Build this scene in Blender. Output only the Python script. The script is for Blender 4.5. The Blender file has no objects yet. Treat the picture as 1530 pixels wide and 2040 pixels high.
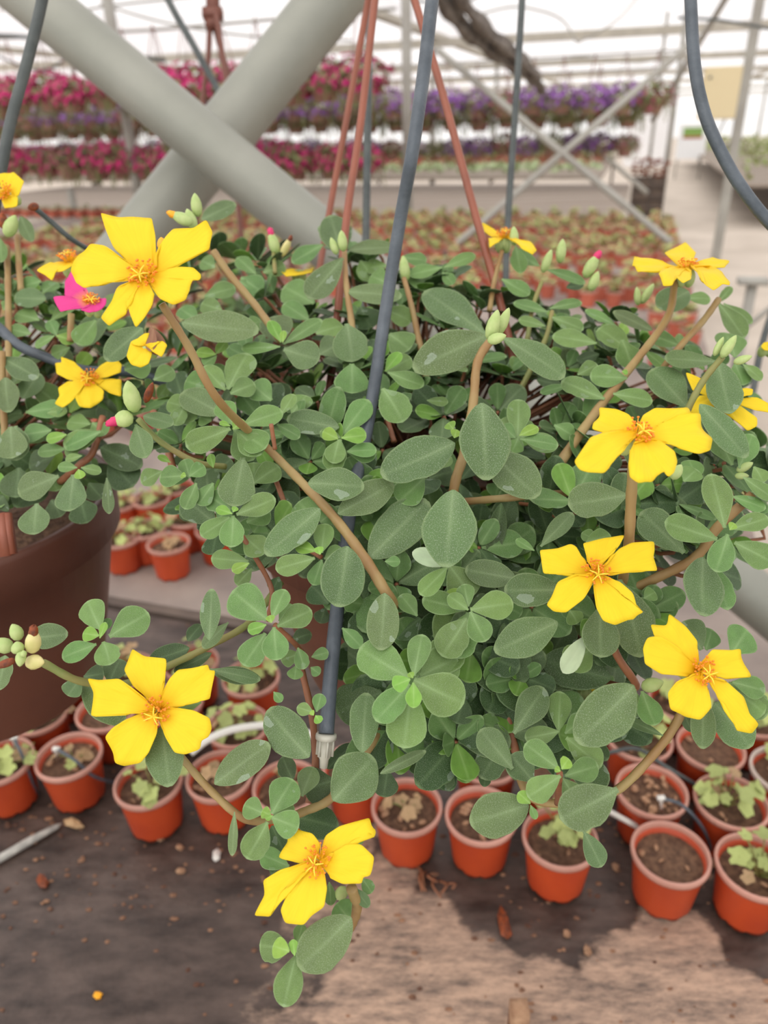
import bpy, math, random
from mathutils import Vector, Matrix, noise
R = random.Random(7)
W, H, F = 1530, 2040, 1500.0
sc = bpy.context.scene
# ------------------------------------------------------------------ camera
PITCH, ROLL = math.radians(27.2), math.radians(1.5)
CAM = Vector((0, 0, 1.5))
FWD = Vector((0, math.cos(PITCH), -math.sin(PITCH)))
_r0, _u0 = Vector((1, 0, 0)), Vector((0, math.sin(PITCH), math.cos(PITCH)))
RT = _r0 * math.cos(ROLL) - _u0 * math.sin(ROLL)
UP = _r0 * math.sin(ROLL) + _u0 * math.cos(ROLL)
cd = bpy.data.cameras.new('camera')
cam = bpy.data.objects.new('camera', cd)
sc.collection.objects.link(cam)
m = Matrix((RT, UP, -FWD)).transposed().to_4x4(); m.translation = CAM
cam.matrix_world = m
cd.sensor_fit = 'VERTICAL'; cd.sensor_height = 36.0; cd.sensor_width = 27.0
cd.lens = 36.0 * F / H
cd.clip_start = 0.01; cd.clip_end = 300
cd.dof.use_dof = True; cd.dof.focus_distance = 0.37; cd.dof.aperture_fstop = 7.6
sc.camera = cam
# ------------------------------------------------------------------ light
wd = bpy.data.worlds.new('overcast_sky'); sc.world = wd; wd.use_nodes = True
bg = wd.node_tree.nodes['Background']
bg.inputs[0].default_value = (1.0, 0.985, 0.965, 1); bg.inputs[1].default_value = 1.1
sl = bpy.data.lights.new('sun_through_cloud', 'SUN'); sl.energy = 1.9; sl.angle = math.radians(70); sl.color = (1, 0.96, 0.9)
so = bpy.data.objects.new('sun_through_cloud', sl); sc.collection.objects.link(so)
so.rotation_euler = (math.radians(25), math.radians(-22), 0)
sc.view_settings.view_transform = 'Standard'; sc.view_settings.look = 'None'
sc.view_settings.gamma = 1; sc.view_settings.use_curve_mapping = False
sc.view_settings.exposure = 0.30
sc.cycles.max_bounces = 8; sc.cycles.transparent_max_bounces = 12

# ------------------------------------------------------------------ projection helpers
def ray(px, py):
    return FWD + RT * ((px - W / 2) / F) - UP * ((py - H / 2) / F)
def at(px, py, d):
    return CAM + ray(px, py) * d
def hit(px, py, z):
    r = ray(px, py); return CAM + r * ((z - CAM.z) / r.z)
def proj(p):
    q = p - CAM; d = q.dot(FWD)
    if d < 0.02: return (-9999, -9999, d)
    return (W / 2 + F * q.dot(RT) / d, H / 2 - F * q.dot(UP) / d, d)
YAW = math.radians(18)
GU = Vector((math.cos(YAW), -math.sin(YAW), 0)); GV = Vector((math.sin(YAW), math.cos(YAW), 0))
def G(u, v, z): return GU * u + GV * v + Vector((0, 0, z))
def toG(p): return (p.dot(GU), p.dot(GV))

# ------------------------------------------------------------------ object helpers
COL = sc.collection
WL = {}          # world location of each object we make
def tag(o, label=None, cat=None, group=None, kind=None):
    if label: o['label'] = label
    if cat: o['category'] = cat
    if group: o['group'] = group
    if kind: o['kind'] = kind
    return o
def empty(name, loc, label=None, cat=None, group=None, kind=None):
    o = bpy.data.objects.new(name, None); COL.objects.link(o); o.location = loc
    o.empty_display_size = 0.02
    WL[o.name] = Vector(loc); return tag(o, label, cat, group, kind)
def link(name, me, parent, M=None):
    o = bpy.data.objects.new(name, me); COL.objects.link(o)
    M = M if M is not None else Matrix.Identity(4)
    WL[o.name] = M.translation.copy()
    if parent is not None:
        o.parent = parent
        M = Matrix.Translation(-WL[parent.name]) @ M
    o.matrix_basis = M
    return o
class MB:
    def __init__(s): s.v = []; s.f = []; s.m = []; s.mi = 0
    def add(s, vs, fs):
        k = len(s.v); s.v += [Vector(a) for a in vs]
        for f in fs: s.f.append([i + k for i in f]); s.m.append(s.mi)
    def box(s, c, x, y, z):          # centre and half-axis vectors
        c = Vector(c); vs = []
        for a in (-1, 1):
            for b in (-1, 1):
                for d in (-1, 1): vs.append(c + x * a + y * b + z * d)
        s.add(vs, [(0,1,3,2),(4,6,7,5),(0,4,5,1),(2,3,7,6),(0,2,6,4),(1,5,7,3)])
    def tube(s, pts, r, n=8, cap=True, sq=None):
        pts = [Vector(p) for p in pts]
        rr = r if isinstance(r, (list, tuple)) else [r] * len(pts)
        t0 = (pts[1] - pts[0]).normalized()
        a = t0.orthogonal().normalized()
        vs = []
        for i, p in enumerate(pts):
            t = (pts[min(i + 1, len(pts) - 1)] - pts[max(i - 1, 0)]).normalized()
            a = (a - t * a.dot(t)).normalized(); b = t.cross(a)
            for k in range(n):
                w = 2 * math.pi * k / n
                vs.append(p + (a * math.cos(w) + b * math.sin(w)) * rr[i])
        fs = []
        for i in range(len(pts) - 1):
            for k in range(n):
                fs.append((i*n+k, i*n+(k+1) % n, (i+1)*n+(k+1) % n, (i+1)*n+k))
        if cap:
            fs.append(tuple(range(n))[::-1]); fs.append(tuple((len(pts)-1)*n + k for k in range(n)))
        s.add(vs, fs)
    def lathe(s, prof, c=(0,0,0), n=24, wob=None):
        c = Vector(c); vs = []
        for i, (r, z) in enumerate(prof):
            for k in range(n):
                w = 2 * math.pi * k / n
                q = wob(i, w) if wob else 0
                vs.append(c + Vector((r * math.cos(w), r * math.sin(w), z + q)))
        fs = []
        for i in range(len(prof) - 1):
            for k in range(n):
                fs.append((i*n+k, i*n+(k+1) % n, (i+1)*n+(k+1) % n, (i+1)*n+k))
        s.add(vs, fs)
    def blob(s, c, r, sub=1, sx=1, sy=1, sz=1, jit=0.0, ax=None, rnd=None):
        c = Vector(c); n, mm = (6, 4) if sub == 1 else (10, 7)
        vs = []
        A = ax if ax is not None else Matrix.Identity(3)
        for i in range(mm + 1):
            th = math.pi * i / mm
            for k in range(n):
                w = 2 * math.pi * k / n
                q = 1 + ((rnd or R).uniform(-jit, jit) if jit else 0)
                vs.append(c + A @ Vector((r*sx*q*math.sin(th)*math.cos(w), r*sy*q*math.sin(th)*math.sin(w), r*sz*q*math.cos(th))))
        fs = []
        for i in range(mm):
            for k in range(n):
                fs.append((i*n+k, (i+1)*n+k, (i+1)*n+(k+1) % n, i*n+(k+1) % n))
        s.add(vs, fs)
    def mesh(s, name, mats, smooth=True, uv=None):
        me = bpy.data.meshes.new(name)
        me.from_pydata([tuple(p) for p in s.v], [], s.f)
        for mt in (mats if isinstance(mats, (list, tuple)) else [mats]): me.materials.append(mt)
        if any(s.m): me.polygons.foreach_set('material_index', s.m)
        me.polygons.foreach_set('use_smooth', [smooth] * len(me.polygons))
        me.update(); return me
    def build(s, name, mats, parent=None, smooth=True, origin=None):
        if origin is None:
            lo = Vector((min(p[i] for p in s.v) for i in range(3))); hi = Vector((max(p[i] for p in s.v) for i in range(3)))
            origin = (lo + hi) / 2
        origin = Vector(origin)
        s.v = [p - origin for p in s.v]
        return link(name, s.mesh(name, mats, smooth), parent, Matrix.Translation(origin))
def cat(pts, n=6):
    pts = [Vector(p) for p in pts]
    P = [pts[0] * 2 - pts[1]] + pts + [pts[-1] * 2 - pts[-2]]
    out = []
    for i in range(1, len(P) - 2):
        for k in range(n):
            t = k / n; a, b, c, d = P[i-1], P[i], P[i+1], P[i+2]
            out.append(0.5 * ((2*b) + (c - a)*t + (2*a - 5*b + 4*c - d)*t*t + (3*b - a - 3*c + d)*t**3))
    out.append(pts[-1]); return out

# ------------------------------------------------------------------ materials
def srgb(r, g, b):
    return tuple(((c/255)/12.92 if c/255 <= 0.04045 else ((c/255+0.055)/1.055)**2.4) for c in (r, g, b)) + (1,)
def newmat(name):
    mt = bpy.data.materials.new(name); mt.use_nodes = True
    nt = mt.node_tree; return mt, nt, nt.nodes['Principled BSDF'], nt.nodes, nt.links
def mat(name, col, rough=0.6, col2=None, scale=20, bump=0, metal=0, bscale=None, spec=0.5, rnd=0, stretch=None, detail=6, contrast=(0.35, 0.65)):
    mt, nt, b, N, L = newmat(name)
    b.inputs['Roughness'].default_value = rough; b.inputs['Metallic'].default_value = metal
    b.inputs['Specular IOR Level'].default_value = spec
    b.inputs['Base Color'].default_value = col
    tc = N.new('ShaderNodeTexCoord'); src = tc.outputs['Object']
    if stretch:
        mp = N.new('ShaderNodeMapping'); mp.inputs['Scale'].default_value = stretch; L.new(src, mp.inputs[0]); src = mp.outputs[0]
    out = None
    if col2:
        nz = N.new('ShaderNodeTexNoise'); nz.inputs['Scale'].default_value = scale; nz.inputs['Detail'].default_value = detail
        L.new(src, nz.inputs['Vector'])
        rp = N.new('ShaderNodeValToRGB'); rp.color_ramp.elements[0].color = col; rp.color_ramp.elements[1].color = col2
        rp.color_ramp.elements[0].position, rp.color_ramp.elements[1].position = contrast
        L.new(nz.outputs[0], rp.inputs[0]); out = rp.outputs[0]
    if rnd:
        oi = N.new('ShaderNodeObjectInfo'); mr = N.new('ShaderNodeMapRange')
        mr.inputs['To Min'].default_value = 1 - rnd; mr.inputs['To Max'].default_value = 1 + rnd
        L.new(oi.outputs['Random'], mr.inputs['Value'])
        hs = N.new('ShaderNodeHueSaturation'); L.new(mr.outputs[0], hs.inputs['Value'])
        if out: L.new(out, hs.inputs['Color'])
        else: hs.inputs['Color'].default_value = col
        out = hs.outputs[0]
    if out: L.new(out, b.inputs['Base Color'])
    if bump:
        nb = N.new('ShaderNodeTexNoise'); nb.inputs['Scale'].default_value = bscale or scale * 3; nb.inputs['Detail'].default_value = 5
        L.new(src, nb.inputs['Vector'])
        bp = N.new('ShaderNodeBump'); bp.inputs['Strength'].default_value = bump; bp.inputs['Distance'].default_value = 0.003
        L.new(nb.outputs[0], bp.inputs['Height']); L.new(bp.outputs[0], b.inputs['Normal'])
    return mt
def leafmat(name, base, vein, edge, dust, spots, rough=0.5):
    mt, nt, b, N, L = newmat(name)
    b.inputs['Roughness'].default_value = rough; b.inputs['Specular IOR Level'].default_value = 0.35
    tc = N.new('ShaderNodeTexCoord'); oi = N.new('ShaderNodeObjectInfo')
    uv = N.new('ShaderNodeUVMap'); sx = N.new('ShaderNodeSeparateXYZ'); L.new(uv.outputs[0], sx.inputs[0])
    def mth(op, a, c=None, cl=False):
        n = N.new('ShaderNodeMath'); n.operation = op; n.use_clamp = cl
        for i, x in enumerate((a, c)):
            if x is None: continue
            if hasattr(x, 'is_linked'): L.new(x, n.inputs[i])
            else: n.inputs[i].default_value = x
        return n.outputs[0]
    add = N.new('ShaderNodeVectorMath'); add.operation = 'ADD'
    sc_ = N.new('ShaderNodeVectorMath'); sc_.operation = 'SCALE'; sc_.inputs['Scale'].default_value = 37.0
    cb = N.new('ShaderNodeCombineXYZ'); L.new(oi.outputs['Random'], cb.inputs[0]); L.new(oi.outputs['Random'], cb.inputs[1])
    L.new(cb.outputs[0], sc_.inputs[0]); L.new(uv.outputs[0], add.inputs[0]); L.new(sc_.outputs[0], add.inputs[1])
    # base variation
    nz = N.new('ShaderNodeTexNoise'); nz.inputs['Scale'].default_value = 3.0; nz.inputs['Detail'].default_value = 4; L.new(add.outputs[0], nz.inputs[0])
    hs = N.new('ShaderNodeHueSaturation'); hs.inputs['Color'].default_value = base
    v = mth('ADD', mth('MULTIPLY', oi.outputs['Random'], 0.30), mth('MULTIPLY', nz.outputs[0], 0.5)); L.new(mth('ADD', v, 0.62), hs.inputs['Value'])
    hu = mth('FRACT', mth('MULTIPLY', oi.outputs['Random'], 17.3)); L.new(mth('ADD', mth('MULTIPLY', hu, 0.03), 0.485), hs.inputs['Hue'])
    col = hs.outputs[0]
    def mix(a, c, f):
        mx = N.new('ShaderNodeMix'); mx.data_type = 'RGBA'
        L.new(f, mx.inputs[0]); L.new(a, mx.inputs[6]); mx.inputs[7].default_value = c; return mx.outputs[2]
    # midrib
    lat = mth('ABSOLUTE', mth('SUBTRACT', sx.outputs[0], 0.5))
    mid = mth('SUBTRACT', 1.0, mth('MULTIPLY', lat, 13.0), True)
    fade = mth('SUBTRACT', 1.15, sx.outputs[1], True)
    halo = mth('MULTIPLY', mth('SUBTRACT', 1.0, mth('MULTIPLY', lat, 5.0), True), mth('SUBTRACT', 0.85, mth('MULTIPLY', sx.outputs[1], 1.3), True))
    mid = mth('MULTIPLY', mth('MULTIPLY', mid, fade), 0.55)
    col = mix(col, vein, mth('MAXIMUM', mid, mth('MULTIPLY', halo, 0.5)))
    # powdery specks
    n2 = N.new('ShaderNodeTexNoise'); n2.inputs['Scale'].default_value = 55; n2.inputs['Detail'].default_value = 3; L.new(add.outputs[0], n2.inputs[0])
    r2 = N.new('ShaderNodeMapRange'); r2.inputs['From Min'].default_value = 0.5; r2.inputs['From Max'].default_value = 0.8
    r2.inputs['To Max'].default_value = dust; L.new(n2.outputs[0], r2.inputs[0])
    col = mix(col, srgb(196, 206, 186), r2.outputs[0])
    if spots:   # dried water marks: pale rings and films
        vo = N.new('ShaderNodeTexVoronoi'); vo.inputs['Scale'].default_value = 1.9
        dn = N.new('ShaderNodeTexNoise'); dn.inputs['Scale'].default_value = 5
        L.new(add.outputs[0], dn.inputs[0])
        mv = N.new('ShaderNodeVectorMath'); mv.operation = 'MULTIPLY_ADD'; mv.inputs[1].default_value = (0.25,)*3
        L.new(dn.outputs['Color'], mv.inputs[0]); L.new(add.outputs[0], mv.inputs[2]); L.new(mv.outputs[0], vo.inputs[0])
        sel = N.new('ShaderNodeSeparateColor'); L.new(vo.outputs['Color'], sel.inputs[0])
        rad = mth('MULTIPLY', mth('SUBTRACT', sel.outputs[0], 0.62), 0.75)
        inside = mth('MULTIPLY', mth('SUBTRACT', rad, vo.outputs['Distance']), 60.0, True)
        ring = mth('SUBTRACT', 1.0, mth('MULTIPLY', mth('ABSOLUTE', mth('SUBTRACT', rad, vo.outputs['Distance'])), 55.0), True)
        ring = mth('MULTIPLY', ring, mth('GREATER_THAN', rad, 0.03))
        col = mix(col, srgb(176, 192, 176), mth('ADD', mth('MULTIPLY', inside, 0.42 * spots), mth('MULTIPLY', ring, 0.6 * spots), True))
    at_ = N.new('ShaderNodeAttribute'); at_.attribute_name = 'edge'
    col = mix(col, edge, mth('MULTIPLY', at_.outputs['Fac'], 0.5))
    L.new(col, b.inputs['Base Color'])
    bp = N.new('ShaderNodeBump'); bp.inputs['Strength'].default_value = 0.25; bp.inputs['Distance'].default_value = 0.0006
    L.new(mth('SUBTRACT', nz.outputs[0], mth('MULTIPLY', mid, 0.8)), bp.inputs['Height']); L.new(bp.outputs[0], b.inputs['Normal'])
    tl = N.new('ShaderNodeBsdfTranslucent'); L.new(col, tl.inputs[0])
    ms = N.new('ShaderNodeMixShader'); ms.inputs[0].default_value = 0.16
    out = N['Material Output']; L.new(b.outputs[0], ms.inputs[1]); L.new(tl.outputs[0], ms.inputs[2]); L.new(ms.outputs[0], out.inputs[0])
    return mt
def petalmat(name, c_in, c_out, trans=0.35):
    mt, nt, b, N, L = newmat(name)
    b.inputs['Roughness'].default_value = 0.55; b.inputs['Specular IOR Level'].default_value = 0.25
    uv = N.new('ShaderNodeUVMap'); sx = N.new('ShaderNodeSeparateXYZ'); L.new(uv.outputs[0], sx.inputs[0])
    rp = N.new('ShaderNodeValToRGB'); e = rp.color_ramp.elements
    e[0].color = c_in; e[0].position = 0.08; e[1].color = c_out; e[1].position = 0.42
    L.new(sx.outputs[1], rp.inputs[0])
    mp = N.new('ShaderNodeMapping'); mp.inputs['Scale'].default_value = (60, 1.5, 1); L.new(uv.outputs[0], mp.inputs[0])
    nz = N.new('ShaderNodeTexNoise'); nz.inputs['Scale'].default_value = 1.0; L.new(mp.outputs[0], nz.inputs[0])
    hs = N.new('ShaderNodeHueSaturation'); mr = N.new('ShaderNodeMapRange'); mr.inputs['To Min'].default_value = 0.9; mr.inputs['To Max'].default_value = 1.08
    L.new(nz.outputs[0], mr.inputs[0]); L.new(mr.outputs[0], hs.inputs['Value']); L.new(rp.outputs[0], hs.inputs['Color'])
    L.new(hs.outputs[0], b.inputs['Base Color'])
    bp = N.new('ShaderNodeBump'); bp.inputs['Strength'].default_value = 0.2; bp.inputs['Distance'].default_value = 0.0006
    L.new(nz.outputs[0], bp.inputs['Height']); L.new(bp.outputs[0], b.inputs['Normal'])
    tl = N.new('ShaderNodeBsdfTranslucent'); L.new(hs.outputs[0], tl.inputs[0])
    ms = N.new('ShaderNodeMixShader'); ms.inputs[0].default_value = trans
    out = N['Material Output']; L.new(b.outputs[0], ms.inputs[1]); L.new(tl.outputs[0], ms.inputs[2]); L.new(ms.outputs[0], out.inputs[0])
    return mt
VE, ED = srgb(165, 190, 130), srgb(178, 196, 150)
LM = {
 'o': leafmat('mature_leaf', srgb(92, 116, 68), srgb(146, 170, 122), srgb(150, 170, 122), 0.42, 0.8),
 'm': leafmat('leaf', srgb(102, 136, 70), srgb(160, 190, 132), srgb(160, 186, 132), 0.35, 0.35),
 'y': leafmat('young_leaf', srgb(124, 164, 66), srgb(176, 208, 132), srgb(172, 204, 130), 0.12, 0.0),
 'd': leafmat('shade_darkened_leaf', srgb(64, 90, 46), srgb(122, 150, 102), srgb(124, 150, 102), 0.35, 0.6),  # darker copy of the leaf green: shade among the foliage painted in
 'p': leafmat('leaf_underside', srgb(168, 186, 150), srgb(190, 204, 172), srgb(190, 204, 172), 0.15, 0.0),
 'w': leafmat('withered_leaf', srgb(134, 92, 66), srgb(166, 130, 96), srgb(150, 110, 80), 0.25, 0.0),
}
M_yel = petalmat('yellow_petal', srgb(246, 196, 20), srgb(250, 222, 48), 0.30)
M_pink = petalmat('pink_petal', srgb(246, 186, 60), srgb(236, 78, 158), 0.30)
M_stam = mat('stamen_filament', srgb(250, 196, 40), 0.5)
M_anth = mat('anther', srgb(238, 138, 36), 0.5)
M_pist = mat('pistil', srgb(250, 220, 70), 0.5)
M_stem = mat('stem', srgb(158, 138, 88), 0.5, srgb(148, 114, 70), 60, 0.15, stretch=(1, 1, .4))
M_stemg = mat('green_stem', srgb(122, 132, 70), 0.5, srgb(140, 128, 74), 60, 0.1)
M_stemr = mat('reddish_stem', srgb(152, 98, 66), 0.5, srgb(130, 84, 58), 60, 0.15)
M_bud = mat('bud_green', srgb(160, 184, 110), 0.5, srgb(180, 196, 130), 150, 0.1)
M_budp = mat('cream_bud', srgb(222, 208, 150), 0.5, srgb(196, 190, 120), 120)
M_burnt = mat('burnt_petal', srgb(150, 70, 24), 0.6, srgb(90, 44, 24), 300)
M_budpink = mat('pink_bud', srgb(210, 48, 104), 0.5)
M_orange = mat('orange_bud', srgb(244, 170, 30), 0.5)
M_pipe = mat('galvanised_pipe', srgb(134, 136, 126), 0.5, srgb(156, 156, 146), 9, 0.12, metal=0.25, bscale=90, contrast=(0.2, 0.8))
M_hose = mat('grey_hose', srgb(66, 74, 82), 0.42, srgb(88, 96, 104), 60, 0.15, bscale=400)
M_hosed = mat('dark_hose', srgb(62, 68, 68), 0.45, srgb(80, 86, 84), 60, 0.1)
M_hang = mat('brown_hanger', srgb(146, 82, 60), 0.42, srgb(130, 72, 52), 30, 0.08)
M_hangd = mat('dark_brown_hanger', srgb(118, 70, 56), 0.5)
M_potb = mat('brown_basket_plastic', srgb(104, 62, 46), 0.45, srgb(90, 54, 42), 8, 0.05)
M_potb2 = mat('brown_basket_inner', srgb(112, 66, 52), 0.5)
M_orp = mat('orange_pot_plastic', srgb(190, 72, 32), 0.5, srgb(178, 64, 30), 25, 0.05, rnd=0.08)
M_rim = mat('pink_brown_rim', srgb(186, 134, 118), 0.45, srgb(198, 148, 132), 30, 0.05, rnd=0.1)
M_rimw = mat('pale_rim', srgb(206, 190, 178), 0.45)
M_soil = mat('potting_soil', srgb(84, 60, 46), 0.95, srgb(122, 92, 70), 140, 0.8, bscale=350)
M_chip = mat('dry_bark_chip', srgb(176, 140, 110), 0.85, srgb(140, 104, 78), 90, 0.4, rnd=0.25)
M_seed = mat('seedling_leaf', srgb(148, 168, 92), 0.6, srgb(182, 184, 118), 60, 0.2, rnd=0.18)
M_seedd = mat('seedling_leaf_dry', srgb(188, 158, 118), 0.7, srgb(160, 128, 92), 60, 0.2, rnd=0.15)
M_emit = mat('emitter_plastic', srgb(190, 188, 174), 0.45)
M_orf = mat('haze_paled_orange_pot', srgb(192, 104, 80), 0.6, srgb(180, 90, 70), 9, rnd=.1)  # lighter copy of the pot orange: distance haze mixed into the colour
M_white = mat('white_plastic', srgb(226, 224, 216), 0.4)
M_stake = mat('grey_stake', srgb(150, 148, 142), 0.6, srgb(190, 186, 178), 80, 0.2)
# ------------------------------------------------------------------ leaves
def leaf_profile(shape, t):
    if shape == 'E':   return math.sin(math.pi * min(1, t * 0.985 + 0.004)) ** 0.64 * (0.84 + 0.26 * t)
    if shape == 'O':   # spatulate: narrow foot, round head
        w = math.sin(math.pi * min(1, t ** 1.32)) ** 0.60
        return max(0.12 * (1 - t), w * (0.66 + 0.34 * t)) if t < 0.995 else 0.0
    if shape == 'S':   # long and narrow
        return math.sin(math.pi * t ** 0.9) ** 0.9
    return 0.5
def make_leaf_mesh(shape, key, seed):
    r = random.Random(seed)
    ts = [0, .05, .11, .19, .3, .42, .54, .66, .77, .86, .93, .975, 1.0]
    ss = [-1, -.9, -.55, 0, .55, .9, 1]
    bend, cup = r.uniform(-.02, .20), r.uniform(.05, .28)
    curl = r.uniform(-.05, .05)
    notch = r.choice([None, None, (r.choice((-1, 1)), r.uniform(.55, .9), r.uniform(.08, .2))])
    mx = max(leaf_profile(shape, t) for t in [i/40 for i in range(41)])
    top = []; edge = []; uv = []
    for t in ts:
        w = leaf_profile(shape, t) / mx
        for s in ss:
            ww = w * (1 + 0.04 * math.sin(9 * t + s * 3 + seed))
            if notch and s * notch[0] > 0:
                ww *= 1 - notch[2] * math.exp(-((t - notch[1]) / .06) ** 2)
            x = s * ww + curl * math.sin(math.pi * t)
            z = cup * (abs(s) ** 1.6) * w * 0.5 - bend * t * t * 1.3 + 0.02 * math.sin(7 * t + 4 * s + seed)
            top.append(Vector((x, t, z))); edge.append(1.0 if abs(s) > .95 or t > .96 else 0.0)
            uv.append((0.5 + 0.5 * s * w, t))
    n = len(ss); th = 0.055
    vs = list(top)
    for i, p in enumerate(top):
        s = ss[i % n]; t = ts[i // n]
        k = th * (1 - abs(s) ** 4) * math.sin(math.pi * min(.98, max(.02, t))) ** .4 + 0.012
        vs.append(p - Vector((0, 0, k)))
    fs = []; N0 = len(top)
    for i in range(len(ts) - 1):
        for k in range(n - 1):
            a, b_, c, d = i*n+k, i*n+k+1, (i+1)*n+k+1, (i+1)*n+k
            fs.append((a, b_, c, d)); fs.append((N0+d, N0+c, N0+b_, N0+a))
        for k in (0, n-1):
            a, d = i*n+k, (i+1)*n+k
            fs.append((a, d, N0+d, N0+a) if k == 0 else (d, a, N0+a, N0+d))
    i = len(ts) - 1
    for k in range(n - 1):
        a, b_ = i*n+k, i*n+k+1; fs.append((a, b_, N0+b_, N0+a)); a, b_ = k, k+1; fs.append((b_, a, N0+a, N0+b_))
    return vs, fs, edge + edge, uv + uv
_raw = {}
def raw(shape, seed):
    if (shape, seed) not in _raw: _raw[(shape, seed)] = make_leaf_mesh(shape, None, seed)
    return _raw[(shape, seed)]
def leafdata(name, vs, fs, edge, uv, mt):
    me = bpy.data.meshes.new(name); me.from_pydata([tuple(v) for v in vs], [], fs); me.materials.append(mt)
    me.polygons.foreach_set('use_smooth', [True] * len(me.polygons))
    a = me.attributes.new('edge', 'FLOAT', 'POINT'); a.data.foreach_set('value', edge)
    ul = me.uv_layers.new(name='UVMap'); idx = [0] * len(me.loops); me.loops.foreach_get('vertex_index', idx)
    flat = []
    for i in idx: flat += [uv[i][0], uv[i][1]]
    ul.data.foreach_set('uv', flat); me.update(); return me
_lm = {}
def leafmesh(shape, mk, seed):
    k = (shape, mk, seed)
    if k not in _lm: _lm[k] = leafdata('leaf', *raw(shape, seed), LM[mk])
    return _lm[k]
def leaf_matrix(B, T, wid, n):
    y = T - B; ln = y.length; yh = y / ln
    z = (n - yh * n.dot(yh)).normalized(); x = yh.cross(z)
    hw = wid / 2
    M = Matrix((x * hw, yh * ln, z * hw)).transposed().to_4x4(); M.translation = B
    return M
TH = math.radians(24)
def px_leaf(bx, by, tx, ty, w, d, tilt=None, jit=0.22, dz=None):
    """pixel description -> world matrix; the blade lies in a plane leaning back by tilt"""
    tilt = TH if tilt is None else tilt
    L_ = math.hypot(tx - bx, ty - by)
    B = at(bx, by, d)
    dT = d + (by - ty) * d / F * math.tan(tilt) + (R.uniform(-.12, .12) * L_ * d / F if dz is None else dz)
    T = at(tx, ty, dT)
    n = (-FWD * math.cos(tilt) + UP * math.sin(tilt) + RT * R.uniform(-jit, jit) + UP * R.uniform(-jit, jit)).normalized()
    return leaf_matrix(B, T, w * (d + dT) / 2 / F, n)
CROPS = {'f': (0, 0, 1), 'c3': (0, 400, 2.942), 'c4': (480, 400, 2.942), 'c5': (1000, 400, 2.887), 'd1': (0, 850, 2.942),
         'd2': (420, 850, 2.942), 'd3': (900, 850, 2.429), 'd4': (0, 1250, 2.942), 'd5': (420, 1300, 2.757), 'd6': (850, 1350, 2.25),
         'e6': (1200, 800, 3.709), 'e5': (0, 330, 4.636)}
def cpx(c, x, y):
    x0, y0, s = CROPS[c]; return x0 + x / s, y0 + y / s
def interp(y, tab):
    if y <= tab[0][0]: return tab[0][1]
    for (a, b_), (c, d) in zip(tab, tab[1:]):
        if y <= c: return b_ + (d - b_) * (y - a) / (c - a)
    return tab[-1][1]
D_MAIN = [(400, .62), (500, .585), (600, .54), (700, .49), (850, .44), (1000, .40), (1200, .385), (1500, .375), (1900, .365)]
D_LEFT = [(380, .60), (600, .56), (800, .51), (1000, .47), (1200, .45)]
def Dm(px, py): return interp(py, D_MAIN)
def Dl(px, py): return interp(py, D_LEFT)
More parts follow.
